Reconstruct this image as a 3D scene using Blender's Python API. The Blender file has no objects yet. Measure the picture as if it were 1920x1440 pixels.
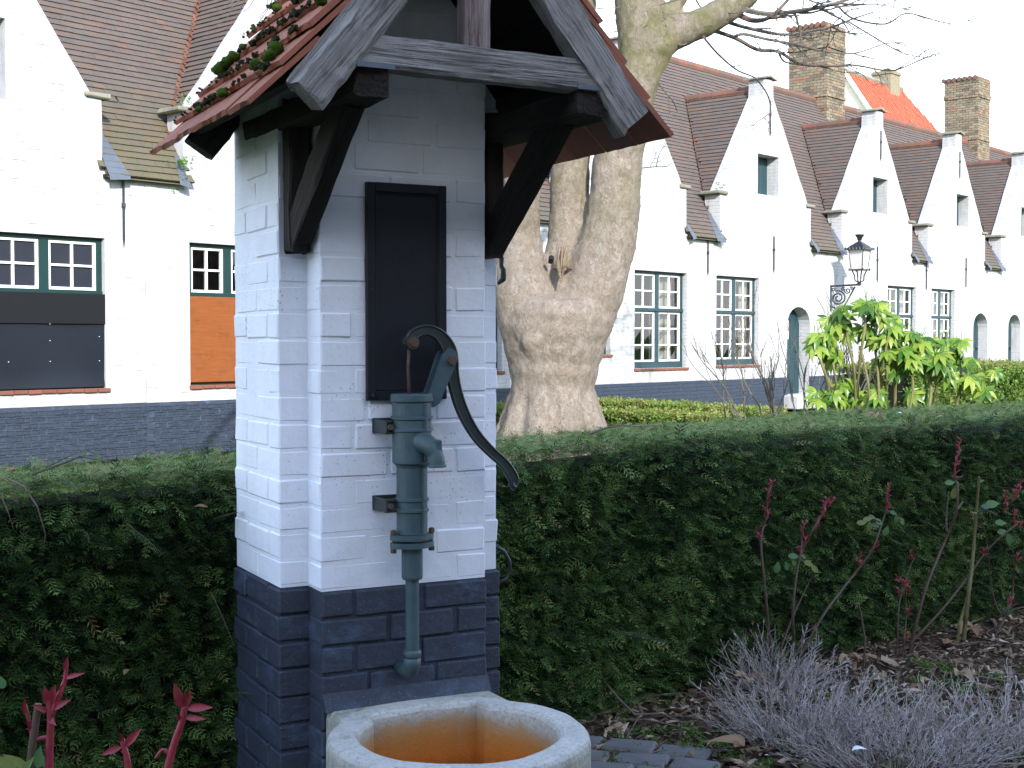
import bpy, math, random
import numpy as np
from mathutils import Vector, Matrix
from mathutils.geometry import tessellate_polygon
rnd = random.Random(7)
NR = np.random.default_rng(7)
C = bpy.context.scene.collection
R = math.radians
sc = bpy.context.scene

# ------------------------------------------------------------------ camera, sky, sun, exposure
FPX, EYE = 2500.0, 1.45
PITCH = math.atan(80 / FPX)
cam_d = bpy.data.cameras.new('camera'); cam = bpy.data.objects.new('camera', cam_d); C.objects.link(cam)
cam_d.sensor_width = 36; cam_d.lens = FPX / 1920 * 36
cam_d.clip_start = 0.05; cam_d.clip_end = 2000
cam.location = (0, 0, EYE); cam.rotation_euler = (math.pi / 2 - PITCH, 0, 0)
sc.camera = cam
SUN_EL = 27.0
LD = Vector((-.325, .946))           # horizontal direction the light travels
w = bpy.data.worlds.new("World"); sc.world = w; w.use_nodes = True
wn = w.node_tree.nodes; wl = w.node_tree.links
bg = wn['Background']
sky = wn.new('ShaderNodeTexSky'); sky.sky_type = 'NISHITA'; sky.sun_disc = False
sky.sun_elevation = R(SUN_EL); sky.sun_rotation = math.atan2(-LD.x, -LD.y)
sky.air_density = 1.0; sky.dust_density = 1.0; sky.ozone_density = 1.0; sky.altitude = 0
hs = wn.new('ShaderNodeHueSaturation'); hs.inputs['Saturation'].default_value = 1.5
wl.new(sky.outputs[0], hs.inputs['Color'])
# thin white haze along the whole horizon, thinning out with height
wt = wn.new('ShaderNodeTexCoord'); wx = wn.new('ShaderNodeSeparateXYZ'); wr = wn.new('ShaderNodeValToRGB'); wm = wn.new('ShaderNodeMix'); wm.data_type = 'RGBA'
wl.new(wt.outputs['Generated'], wx.inputs[0]); wl.new(wx.outputs[2], wr.inputs[0])
wr.color_ramp.elements[0].position = .0; wr.color_ramp.elements[0].color = (.92, .92, .92, 1); wr.color_ramp.elements[1].position = 1.0; wr.color_ramp.elements[1].color = (0, 0, 0, 1)
wr.color_ramp.interpolation = 'LINEAR'
wl.new(wr.outputs[0], wm.inputs[0]); wl.new(hs.outputs[0], wm.inputs[6]); wm.inputs[7].default_value = (5.9, 6.15, 6.7, 1)
wl.new(wm.outputs[2], bg.inputs['Color'])
bg.inputs['Strength'].default_value = 0.15
sl = bpy.data.lights.new('sun', 'SUN'); sl.energy = 2.0; sl.angle = R(0.6); sl.color = (1.0, .975, .94)
so = bpy.data.objects.new('sun', sl); C.objects.link(so)
ce = math.cos(R(SUN_EL))
so.rotation_euler = Vector((LD.x * ce, LD.y * ce, -math.sin(R(SUN_EL)))).to_track_quat('-Z', 'Y').to_euler()
sc.view_settings.view_transform = 'Standard'
try: sc.view_settings.look = 'None'
except Exception: pass
sc.view_settings.exposure = 1.95; sc.view_settings.gamma = 1.0
sc.view_settings.use_curve_mapping = False

# ------------------------------------------------------------------ measuring helpers: picture point -> real plane
def ray(x, y):
    u = (x - 960) / FPX; v = (720 - y) / FPX
    return Vector((u, math.cos(PITCH) + v * math.sin(PITCH), -math.sin(PITCH) + v * math.cos(PITCH)))
def at(x, y, Y):
    r = ray(x, y); t = Y / r.y
    return Vector((r.x * t, Y, EYE + r.z * t))
def onz(x, y, z=0.0):
    r = ray(x, y); t = (z - EYE) / r.z
    return Vector((r.x * t, r.y * t, z))

# ------------------------------------------------------------------ mesh building
class MB:
    def __init__(s): s.v = []; s.f = []
    def add(s, vs, fs):
        o = len(s.v); s.v += [tuple(p) for p in vs]; s.f += [tuple(i + o for i in f) for f in fs]
    def box(s, x0, x1, y0, y1, z0, z1, b=0.0, jit=0.0):
        if b <= 0:
            vs = [(x0, y0, z0), (x1, y0, z0), (x1, y1, z0), (x0, y1, z0), (x0, y0, z1), (x1, y0, z1), (x1, y1, z1), (x0, y1, z1)]
            if jit: vs = [tuple(c + rnd.uniform(-jit, jit) for c in p) for p in vs]
            s.add(vs, [(0, 3, 2, 1), (4, 5, 6, 7), (0, 1, 5, 4), (1, 2, 6, 5), (2, 3, 7, 6), (3, 0, 4, 7)]); return
        b = min(b, .45 * abs(x1 - x0), .45 * abs(y1 - y0), .45 * abs(z1 - z0))
        vs = []
        for iz, z in enumerate((z0, z1)):
            for iy, y in enumerate((y0, y1)):
                for ix, x in enumerate((x0, x1)):
                    sx = b if ix == 0 else -b; sy = b if iy == 0 else -b; sz = b if iz == 0 else -b
                    j = [rnd.uniform(-jit, jit) for _ in range(3)]
                    vs += [(x + j[0], y + sy + j[1], z + sz + j[2]), (x + sx + j[0], y + j[1], z + sz + j[2]), (x + sx + j[0], y + sy + j[1], z + j[2])]
        def c(ix, iy, iz, k): return (iz * 4 + iy * 2 + ix) * 3 + k
        f = []
        f.append((c(0,0,0,0), c(0,0,1,0), c(0,1,1,0), c(0,1,0,0))); f.append((c(1,0,0,0), c(1,1,0,0), c(1,1,1,0), c(1,0,1,0)))
        f.append((c(0,0,0,1), c(1,0,0,1), c(1,0,1,1), c(0,0,1,1))); f.append((c(0,1,0,1), c(0,1,1,1), c(1,1,1,1), c(1,1,0,1)))
        f.append((c(0,0,0,2), c(0,1,0,2), c(1,1,0,2), c(1,0,0,2))); f.append((c(0,0,1,2), c(1,0,1,2), c(1,1,1,2), c(0,1,1,2)))
        for a in (0, 1):
            for d in (0, 1):
                f.append((c(a,d,0,0), c(a,d,1,0), c(a,d,1,1), c(a,d,0,1)))
                f.append((c(a,0,d,0), c(a,0,d,2), c(a,1,d,2), c(a,1,d,0)))
                f.append((c(0,a,d,1), c(1,a,d,1), c(1,a,d,2), c(0,a,d,2)))
        for a in (0, 1):
            for d in (0, 1):
                for e in (0, 1): f.append((c(a,d,e,0), c(a,d,e,1), c(a,d,e,2)))
        s.add(vs, f)
    def tube(s, pts, rad, n=8, cap=True, flat=1.0):
        pts = [Vector(p) for p in pts]
        if not hasattr(rad, '__len__'): rad = [rad] * len(pts)
        up = None; rings = []
        for i, p in enumerate(pts):
            d = (pts[min(i + 1, len(pts) - 1)] - pts[max(i - 1, 0)])
            if d.length < 1e-9: d = Vector((0, 0, 1))
            d.normalize()
            if up is None: up = Vector((0, 0, 1)) if abs(d.z) < .9 else Vector((0, 1, 0))
            a = d.cross(up)
            if a.length < 1e-5: a = d.cross(Vector((1, 0, 0)))
            a.normalize(); up = a.cross(d).normalized()
            rings.append([p + (a * math.cos(2 * math.pi * k / n) + up * (flat * math.sin(2 * math.pi * k / n))) * rad[i] for k in range(n)])
        vs = [q for r_ in rings for q in r_]; f = []
        for i in range(len(pts) - 1):
            for k in range(n):
                k2 = (k + 1) % n; f.append((i * n + k, i * n + k2, (i + 1) * n + k2, (i + 1) * n + k))
        if cap and n > 2:
            f.append(tuple(range(n))[::-1]); f.append(tuple((len(pts) - 1) * n + k for k in range(n)))
        s.add(vs, f)
    def lathe(s, cx, cy, prof, n=24):
        vs = []; f = []
        for r_, z in prof:
            for k in range(n): vs.append((cx + r_ * math.cos(2 * math.pi * k / n), cy + r_ * math.sin(2 * math.pi * k / n), z))
        for i in range(len(prof) - 1):
            for k in range(n):
                k2 = (k + 1) % n; f.append((i * n + k, i * n + k2, (i + 1) * n + k2, (i + 1) * n + k))
        f.append(tuple(range(n))[::-1]); f.append(tuple((len(prof) - 1) * n + k for k in range(n)))
        s.add(vs, f)
    def prism(s, poly, y0, y1):          # polygon in local x,z, extruded along y
        n = len(poly)
        vs = [(x, y0, z) for x, z in poly] + [(x, y1, z) for x, z in poly]
        tri = tessellate_polygon([[Vector((x, z, 0)) for x, z in poly]])
        f = [tuple(t) for t in tri] + [tuple(i + n for i in t) for t in tri]
        f += [(i, (i + 1) % n, (i + 1) % n + n, i + n) for i in range(n)]
        s.add(vs, f)
    def holed(s, loops, y0, ydepths):    # face with holes at y0, reveals down to ydepths[i]
        allv = []; off = []
        for lp in loops: off.append(len(allv)); allv += lp
        tri = tessellate_polygon([[Vector((x, z, 0)) for x, z in lp] for lp in loops])
        s.add([(x, y0, z) for x, z in allv], [tuple(t) for t in tri])
        for lp, yd in zip(loops, ydepths):
            n = len(lp)
            s.add([(x, y0, z) for x, z in lp] + [(x, yd, z) for x, z in lp], [(i, (i + 1) % n, (i + 1) % n + n, i + n) for i in range(n)])
    def leaf(s, base, d, up, L, W, fold=.25, curl=.1, n=4):
        d = Vector(d).normalized(); up = Vector(up); side = d.cross(up).normalized(); up = side.cross(d).normalized()
        vs = []; f = []
        for i in range(n + 1):
            t = i / n; wd = W * .5 * math.sin(math.pi * min(1, (t * .96 + .03)) ** .85); c = Vector(base) + d * (L * t) - up * (curl * L * t * t)
            vs += [c - side * wd + up * (fold * wd), c, c + side * wd + up * (fold * wd)]
        for i in range(n):
            a = i * 3; f += [(a, a + 1, a + 4, a + 3), (a + 1, a + 2, a + 5, a + 4)]
        s.add(vs, f)
    def build(s, name, mat, parent=None, smooth=False, kind=None, loc=None, fix=False):
        me = bpy.data.meshes.new(name); me.from_pydata(s.v, [], s.f); me.update()
        if fix:
            import bmesh
            bm = bmesh.new(); bm.from_mesh(me); bmesh.ops.recalc_face_normals(bm, faces=bm.faces); bm.to_mesh(me); bm.free()
        if smooth: me.polygons.foreach_set('use_smooth', [True] * len(me.polygons))
        me.materials.append(mat)
        return link(name, me, parent, kind, loc)
def link(name, me, parent=None, kind=None, loc=None):
    o = bpy.data.objects.new(name, me); C.objects.link(o)
    if parent is not None: o.parent = parent
    if kind: o['kind'] = kind
    if loc is not None: o.location = loc
    return o
def thing(name, label, cat, loc=(0, 0, 0), rz=0.0, group=None):
    o = bpy.data.objects.new(name, None); C.objects.link(o); o.empty_display_size = .2
    o.location = loc; o.rotation_euler = (0, 0, rz); o['label'] = label; o['category'] = cat
    if group: o['group'] = group
    return o
def tag(o, label, cat, group=None):
    o['label'] = label; o['category'] = cat
    if group: o['group'] = group
    return o
def np_mesh(name, V, Q, mat, parent=None, kind=None, tint=None, smooth=False):
    """V (n,3) float, Q (m,k) int quads or tris"""
    me = bpy.data.meshes.new(name); k = Q.shape[1]
    me.vertices.add(len(V)); me.vertices.foreach_set('co', np.ascontiguousarray(V, dtype=np.float32).ravel())
    me.loops.add(Q.size); me.loops.foreach_set('vertex_index', np.ascontiguousarray(Q, dtype=np.int32).ravel())
    me.polygons.add(len(Q)); me.polygons.foreach_set('loop_start', np.arange(0, Q.size, k, dtype=np.int32))
    me.polygons.foreach_set('loop_total', np.full(len(Q), k, dtype=np.int32))
    me.polygons.foreach_set('use_smooth', [bool(smooth)] * len(Q))
    me.update(calc_edges=True); me.validate()
    if tint is not None:
        a = me.attributes.new('tint', 'FLOAT', 'FACE'); a.data.foreach_set('value', np.ascontiguousarray(tint, dtype=np.float32))
    me.materials.append(mat)
    return link(name, me, parent, kind)
def scatter(tv, tq, pos, rot, scale, tint=None):
    """instances of a template as one mesh: tv (a,3), tq (b,4), pos (N,3), rot (N,3,3), scale (N,)"""
    N = len(pos); a = len(tv)
    V = np.einsum('nij,aj->nai', rot, tv) * scale[:, None, None] + pos[:, None, :]
    Q = tq[None] + (np.arange(N) * a)[:, None, None]
    T = None if tint is None else np.repeat(tint, len(tq))
    return V.reshape(-1, 3), Q.reshape(-1, tq.shape[1]), T
def frames(d, up):
    """rotation matrices whose x axis is d and whose z axis is near up"""
    d = d / np.linalg.norm(d, axis=1, keepdims=True)
    y = np.cross(up, d); y /= (np.linalg.norm(y, axis=1, keepdims=True) + 1e-9)
    z = np.cross(d, y)
    return np.stack([d, y, z], axis=2)

# ------------------------------------------------------------------ materials
class NT:
    def __init__(s, name):
        m = bpy.data.materials.new(name); m.use_nodes = True; s.m = m; s.n = m.node_tree.nodes; s.l = m.node_tree.links
        s.b = s.n['Principled BSDF']; s.tc = s.n.new('ShaderNodeTexCoord'); s.co = s.tc.outputs['Object']
    def lk(s, a, b): s.l.new(a, b)
    def mapping(s, scale, loc=(0, 0, 0), src=None, rot=(0, 0, 0)):
        m = s.n.new('ShaderNodeMapping'); m.inputs['Scale'].default_value = scale; m.inputs['Rotation'].default_value = rot; m.inputs['Location'].default_value = loc
        s.lk(src or s.co, m.inputs['Vector']); return m.outputs[0]
    def noise(s, scale, detail=6, rough=.6, src=None, dist=0.0):
        n = s.n.new('ShaderNodeTexNoise'); n.inputs['Scale'].default_value = scale; n.inputs['Detail'].default_value = detail
        n.inputs['Roughness'].default_value = rough; n.inputs['Distortion'].default_value = dist
        s.lk(src or s.co, n.inputs['Vector']); return n.outputs['Fac']
    def voro(s, scale, src=None, feature='F1'):
        n = s.n.new('ShaderNodeTexVoronoi'); n.feature = feature; n.inputs['Scale'].default_value = scale
        s.lk(src or s.co, n.inputs['Vector']); return n.outputs['Distance']
    def ramp(s, fac, stops, interp='LINEAR'):
        r = s.n.new('ShaderNodeValToRGB'); r.color_ramp.interpolation = interp
        els = r.color_ramp.elements
        while len(els) < len(stops): els.new(.5)
        for e, (p, c) in zip(els, stops):
            e.position = p; e.color = (c, c, c, 1) if not hasattr(c, '__len__') else (*c, 1)
        s.lk(fac, r.inputs[0]); return r.outputs[0]
    def mix(s, fac, a, b, mode='MIX'):
        m = s.n.new('ShaderNodeMix'); m.data_type = 'RGBA'; m.blend_type = mode
        for key, v in (('Factor', fac), ('A', a), ('B', b)):
            sock = [i for i in m.inputs if i.name == key and i.enabled and (key == 'Factor' or i.type == 'RGBA')][0] if key != 'Factor' else m.inputs[0]
            if isinstance(v, (int, float)): sock.default_value = v
            elif isinstance(v, tuple): sock.default_value = (*v, 1)
            else: s.lk(v, sock)
        return [o for o in m.outputs if o.type == 'RGBA'][0]
    def math(s, op, a, b=None):
        m = s.n.new('ShaderNodeMath'); m.operation = op
        for i, v in enumerate((a, b)):
            if v is None: continue
            if isinstance(v, (int, float)): m.inputs[i].default_value = v
            else: s.lk(v, m.inputs[i])
        return m.outputs[0]
    def bump(s, h, strength, dist, nrm=None):
        b = s.n.new('ShaderNodeBump'); b.inputs['Strength'].default_value = strength; b.inputs['Distance'].default_value = dist
        s.lk(h, b.inputs['Height'])
        if nrm is not None: s.lk(nrm, b.inputs['Normal'])
        return b.outputs[0]
    def rand(s):      # random per loose piece and per object
        g = s.n.new('ShaderNodeNewGeometry'); o = s.n.new('ShaderNodeObjectInfo')
        return s.math('FRACT', s.math('ADD', g.outputs['Random Per Island'], o.outputs['Random']))
    def attr(s, name='tint'):
        a = s.n.new('ShaderNodeAttribute'); a.attribute_name = name; return a.outputs['Fac']
    def z(s):
        x = s.n.new('ShaderNodeSeparateXYZ'); s.lk(s.co, x.inputs[0]); return x.outputs[2]
    def out(s, col, rough=.8, nrm=None, spec=.3, metal=0.0):
        if isinstance(col, tuple): s.b.inputs['Base Color'].default_value = (*col, 1)
        else: s.lk(col, s.b.inputs['Base Color'])
        if isinstance(rough, (int, float)): s.b.inputs['Roughness'].default_value = rough
        else: s.lk(rough, s.b.inputs['Roughness'])
        s.b.inputs['Specular IOR Level'].default_value = spec; s.b.inputs['Metallic'].default_value = metal
        if nrm is not None: s.lk(nrm, s.b.inputs['Normal'])
        return s.m
def leafy(name, stops, rough=.5, trans=.25, attr=True):
    t = NT(name)
    f = t.attr() if attr else t.rand()
    c = t.ramp(f, stops)
    m = t.out(c, rough, spec=.35)
    tr = t.n.new('ShaderNodeBsdfTranslucent'); mx = t.n.new('ShaderNodeMixShader'); mx.inputs[0].default_value = trans
    t.lk(c, tr.inputs['Color']); t.lk(t.b.outputs[0], mx.inputs[1]); t.lk(tr.outputs[0], mx.inputs[2])
    t.lk(mx.outputs[0], t.n['Material Output'].inputs['Surface'])
    return m
M = {}
def mk_white(name, sc_brick, base=(.80, .80, .79), dots=False, algae=0.0):
    t = NT(name)
    big = t.noise(1.3, 5, .6); fine = t.noise(38, 8, .65); mid = t.noise(9, 6, .6)
    col = t.mix(t.ramp(big, [(.35, 0), (.75, .35)]), base, tuple(c * .86 for c in base))
    col = t.mix(t.ramp(mid, [(.5, 0), (.75, .4)]), col, tuple(c * .84 for c in base))
    streak = t.noise(1.0, 6, .65, t.mapping((5, 5, .8)))
    far = base[0] < .6
    col = t.mix(t.ramp(streak, [(.48, 0), (.74, .8 if far else .35)]), col, tuple(c * .55 for c in base) if far else (.55, .56, .5))
    if far:
        gz = t.math('MULTIPLY', t.ramp(t.math('MULTIPLY', t.z(), .1), [(.38, .25), (.6, .95)]), t.ramp(t.noise(2.3, 9, .75, None), [(.45, 0), (.62, 1)]))
        col = t.mix(gz, col, tuple(c * .62 for c in base))
    if algae:
        zz = t.z(); g = t.math('MULTIPLY', t.ramp(t.math('MULTIPLY', zz, .33), [(.57, 0), (.68, algae)]), t.ramp(t.noise(4, 8, .7), [(.3, .2), (.62, 1)]))
        col = t.mix(g, col, (.24, .26, .2))
    if dots:
        d = t.voro(70, t.mapping((1, 1, 1))); msk = t.ramp(t.noise(2.2, 3, .6), [(.5, 0), (.65, 1)])
        col = t.mix(t.math('MULTIPLY', t.ramp(d, [(.1, 1), (.2, 0)]), msk), col, (.2, .19, .17))
    h = t.math('ADD', t.math('MULTIPLY', fine, .5), mid)
    nrm = t.bump(h, .35, .01)
    if sc_brick:      # bricks too small to pick apart: relief under the paint
        br = t.n.new('ShaderNodeTexBrick'); br.inputs['Scale'].default_value = 1.0
        br.inputs['Brick Width'].default_value = .2; br.inputs['Row Height'].default_value = .072
        br.inputs['Mortar Size'].default_value = .008; br.inputs['Mortar Smooth'].default_value = .6; br.inputs['Bias'].default_value = -.3
        mp = t.n.new('ShaderNodeCombineXYZ'); sp = t.n.new('ShaderNodeSeparateXYZ'); t.lk(t.co, sp.inputs[0])
        wob = t.noise(3, 3, .5)
        t.lk(t.math('ADD', t.math('ADD', sp.outputs[0], sp.outputs[1]), t.math('MULTIPLY', wob, .06)), mp.inputs[0])
        t.lk(t.math('ADD', sp.outputs[2], t.math('MULTIPLY', wob, .05)), mp.inputs[1])
        t.lk(mp.outputs[0], br.inputs['Vector'])
        msk = t.math('MULTIPLY', br.outputs['Fac'], t.ramp(t.noise(2, 5, .7), [(.35, .1), (.65, 1)]))
        nrm = t.bump(t.math('SUBTRACT', 1.0, msk), .6, .012, nrm)
        col = t.mix(t.math('MULTIPLY', msk, .55), col, tuple(c * .55 for c in base))
        chip = t.ramp(t.noise(2.6, 9, .78), [(.665, 0), (.68, .8)])
        col = t.mix(chip, col, (.2, .18, .15))
    return t.out(col, .85, nrm, .2)
M['white'] = mk_white('white_limewash', False, (.745, .785, .86), dots=True, algae=.4)
M['white_far'] = mk_white('white_limewash_wall', True, (.47, .475, .48))
M['white_brick'] = mk_white('white_limewash_brick', False, (.46, .465, .48))
def mk_plinth(name, col=(.036, .046, .068), hi=(.10, .155, .26), brick=True):
    t = NT(name); a = t.noise(5, 8, .7); f = t.noise(60, 8, .7)
    c = t.mix(t.ramp(a, [(.35, 0), (.8, .7)]), col, tuple(x * .62 for x in col))
    c = t.mix(t.ramp(t.noise(7, 8, .75, t.mapping((1, 1, 1.6), (3, 1, 2))), [(.52, 0), (.72, .55)]), c, hi)
    c = t.mix(t.ramp(t.voro(90), [(.06, .7), (.12, 0)]), c, (.3, .33, .36))
    nrm = t.bump(t.math('ADD', f, a), .5, .012)
    if brick:
        br = t.n.new('ShaderNodeTexBrick'); br.inputs['Scale'].default_value = 1.0
        br.inputs['Brick Width'].default_value = .2; br.inputs['Row Height'].default_value = .072
        br.inputs['Mortar Size'].default_value = .009; br.inputs['Mortar Smooth'].default_value = .5
        mp = t.n.new('ShaderNodeCombineXYZ'); sp = t.n.new('ShaderNodeSeparateXYZ'); t.lk(t.co, sp.inputs[0])
        wob = t.math('MULTIPLY', t.noise(4, 3, .5), .05)
        t.lk(t.math('ADD', sp.outputs[0], wob), mp.inputs[0]); t.lk(t.math('ADD', sp.outputs[2], wob), mp.inputs[1])
        t.lk(mp.outputs[0], br.inputs['Vector']); nrm = t.bump(t.math('SUBTRACT', 1.0, br.outputs['Fac']), .8, .015, nrm)
    return t.out(c, .6, nrm, .35)
M['plinth'] = mk_plinth('blue_black_tar_paint', brick=False)
M['plinth_far'] = mk_plinth('blue_black_plinth', (.026, .037, .060), (.05, .07, .11))
def mk_tile(name, stops, moss=(.10, .105, .03), amt=.5, rough=.8, mossz=None):
    t = NT(name); gp = t.n.new('ShaderNodeNewGeometry'); t.co = gp.outputs['Position']; r = t.rand(); c = t.ramp(r, stops)
    rm = t.mapping((1, 1, 1), (3.3, 1.7, 5.1), None, (.7, 1.1, .4)); t.co = rm
    c = t.mix(t.ramp(t.noise(3.1, 10, .8), [(.4, 0), (.75, .5)]), c, tuple(x * .6 for x in stops[0][1]))
    c = t.mix(t.ramp(t.noise(13, 10, .85, None, .6), [(.58, 0), (.78, amt * .6)]), c, (.22, .22, .195)); t.co = gp.outputs['Position']
    mm = t.ramp(t.noise(2.1, 8, .7), [(.5, 0), (.7, amt)])
    if mossz:
        mm = t.math('MULTIPLY', t.ramp(t.math('MULTIPLY', t.z(), .1), [(mossz[0] * .1, .85), (mossz[1] * .1, 0.0)]), t.ramp(t.noise(2.1, 8, .7), [(.3, .35), (.6, 1)]))
    c = t.mix(t.math('MULTIPLY', mm, .6), c, moss)
    return t.out(c, rough, t.bump(t.noise(60, 8, .7), .4, .006), .25)
OLD = [(0, (.112, .090, .077)), (.3, (.100, .085, .076)), (.55, (.120, .090, .075)), (.8, (.092, .083, .078)), (.93, (.140, .088, .065)), (1, (.114, .096, .08))]
M['tile_old'] = mk_tile('weathered_brown_tile', OLD, amt=.55, mossz=(2.9, 3.9))
M['tile_old_moss'] = mk_tile('mossy_brown_tile', OLD, amt=.55, mossz=(3.6, 4.9))
M['tile_red'] = mk_tile('red_clay_tile', [(0, (.25, .085, .052)), (.3, (.31, .11, .066)), (.6, (.21, .088, .064)), (.85, (.35, .115, .065)), (1, (.19, .10, .08))], (.06, .055, .03), .35)
M['tile_valley'] = mk_tile('orange_valley_tile', [(0, (.26, .09, .05)), (.5, (.16, .07, .045)), (1, (.32, .12, .065))], amt=.25)
M['tile_bright'] = mk_tile('bright_red_tile', [(0, (.42, .085, .05)), (.5, (.46, .11, .06)), (1, (.38, .09, .055))], amt=.1)
M['tile_ridge'] = mk_tile('ridge_tile', [(0, (.17, .08, .06)), (.5, (.11, .075, .06)), (1, (.2, .085, .06))], amt=.4)
def mk_brick(name, stops):
    t = NT(name); gp = t.n.new('ShaderNodeNewGeometry'); t.co = gp.outputs['Position']; c = t.ramp(t.rand(), stops)
    c = t.mix(t.ramp(t.noise(9, 8, .7), [(.4, 0), (.8, .7)]), c, (.12, .10, .07))
    return t.out(c, .9, t.bump(t.noise(50, 8, .7), .5, .01), .15)
M['brick_yellow'] = mk_brick('yellow_grey_brick', [(0, (.24, .205, .14)), (.3, (.17, .145, .105)), (.5, (.10, .085, .065)), (.75, (.25, .22, .15)), (.92, (.25, .13, .085)), (1, (.15, .135, .10))])
M['brick_red'] = mk_brick('red_sill_brick', [(0, (.23, .075, .05)), (1, (.17, .06, .042))])
def flat(name, col, rough=.7, nz=30, amp=.3, var=.25, spec=.3, metal=0.0, dirt=None):
    t = NT(name); n = t.noise(nz, 7, .65); c = t.mix(t.ramp(t.noise(nz * .2, 6, .7), [(.35, 0), (.75, 1)]), col, tuple(x * (1 - var) for x in col))
    if dirt: c = t.mix(t.ramp(t.noise(nz * .35, 8, .75), [(.5, 0), (.72, .8)]), c, dirt)
    return t.out(c, rough, t.bump(n, amp, .005), spec, metal)
M['mortar'] = flat('grey_mortar', (.2, .18, .145), .95)
M['capstone'] = flat('grey_coping_stone', (.24, .23, .18), .9, 20, .5, .5, dirt=(.1, .11, .05))
M['teal'] = flat('teal_paint', (.017, .048, .058), .45, 20, .15, .2)
M['teal_green'] = flat('dark_green_paint', (.008, .034, .031), .45, 20, .15, .2)
M['white_paint'] = flat('white_gloss_paint', (.78, .78, .76), .4, 30, .15, .08)
M['iron'] = flat('blackened_iron', (.02, .023, .028), .5, 60, .4, .4, .4)
M['lead'] = flat('lead_sheet', (.09, .11, .14), .6, 9, .5, .35, .5)
M['black_board'] = flat('black_panel_paint', (.008, .009, .015), .5, 60, .25, .25, .3)
M['navy_sheet'] = flat('navy_rubber_sheet', (.0055, .0085, .0155), .5, 7, .35, .4, .35)
M['backing'] = flat('grey_backing_board', (.035, .038, .046), .7)
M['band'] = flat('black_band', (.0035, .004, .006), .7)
M['hollow_dark'] = flat('dark_interior', (.01, .01, .012), .9)  # near-black colour in place of the shade in rooms and the knot hole
M['curtain'] = flat('beige_curtain', (.42, .38, .3), .9, 8, .3, .4)
M['cream'] = flat('cream_render', (.74, .7, .52), .9)
M['moss_dark'] = flat('dark_moss', (.022, .032, .012), .95, 90, .9, .6, .1)
M['moss'] = flat('green_moss', (.05, .095, .012), .95, 90, .9, .6, .1)
M['bark_twig'] = flat('twig_bark', (.13, .115, .095), .85, 40, .5, .4)
M['bark_twig_far'] = flat('dark_twig_bark', (.11, .085, .07), .85, 30, .4, .4)
M['red_shoot'] = flat('red_rose_shoot', (.30, .028, .05), .45, 60, .3, .55, .4, dirt=(.2, .07, .05))
M['cane'] = flat('rose_cane', (.105, .065, .05), .7, 50, .4, .5, dirt=(.05, .08, .03))
M['cane_green'] = flat('green_cane', (.16, .15, .06), .7, 50, .4, .4)
M['stone_path'] = flat('path_stone', (.17, .16, .155), .8, 25, .5, .4)
M['paper'] = flat('white_paper', (.8, .8, .8), .7)
M['sign_pink'] = flat('pink_print', (.7, .16, .2), .6)
def mk_timber(name, a, b, dark, grain=1.0):
    t = NT(name); m = t.mapping((2.2, 45, 45)); g = t.noise(1.0, 10, .72, m, .6); g2 = t.noise(1.0, 8, .6, t.mapping((6, 150, 150)), .2)
    c = t.mix(t.ramp(g, [(.3, 0), (.7, 1)]), a, b)
    c = t.mix(t.ramp(g2, [(.32, .9), (.5, 0)]), c, dark)
    c = t.mix(t.ramp(t.noise(5, 6, .7), [(.5, 0), (.75, .6)]), c, tuple(x * .5 for x in a))
    h = t.math('ADD', g, t.math('MULTIPLY', g2, .7))
    return t.out(c, .8, t.bump(h, .9 * grain, .02), .25)
M['timber_grey'] = mk_timber('weathered_grey_timber', (.22, .205, .19), (.36, .35, .34), (.05, .042, .04))
M['timber_dark'] = mk_timber('dark_stained_timber', (.020, .015, .013), (.038, .030, .026), (.008, .006, .006))
M['timber_red'] = mk_timber('red_brown_timber', (.14, .075, .06), (.36, .32, .31), (.05, .03, .025))
M['plywood'] = mk_timber('orange_stained_plywood', (.235, .075, .018), (.185, .052, .012), (.17, .05, .013), .2)
t = NT('pump_green_paint')
c = t.mix(t.ramp(t.noise(11, 8, .7), [(.38, 0), (.7, 1)]), (.050, .088, .10), (.030, .058, .068))
c = t.mix(t.ramp(t.noise(4, 6, .6), [(.55, 0), (.75, .7)]), c, (.06, .13, .16))
c = t.mix(t.ramp(t.noise(24, 8, .8), [(.64, 0), (.7, .75)]), c, (.075, .055, .04))
M['pump'] = t.out(c, t.ramp(t.noise(20, 4, .5), [(.3, .38), (.7, .62)]), t.bump(t.noise(90, 7, .7), .35, .004), .45)
t = NT('pump_handle_black')
c = t.mix(t.ramp(t.noise(14, 8, .7), [(.4, 0), (.7, 1)]), (.018, .03, .028), (.012, .016, .017))
c = t.mix(t.ramp(t.noise(22, 8, .8), [(.62, 0), (.7, .6)]), c, (.09, .07, .055))
M['handle'] = t.out(c, .42, t.bump(t.noise(80, 7, .7), .3, .004), .5)
M['rust'] = flat('rusty_iron', (.1, .065, .05), .75, 60, .5, .5)
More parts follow.
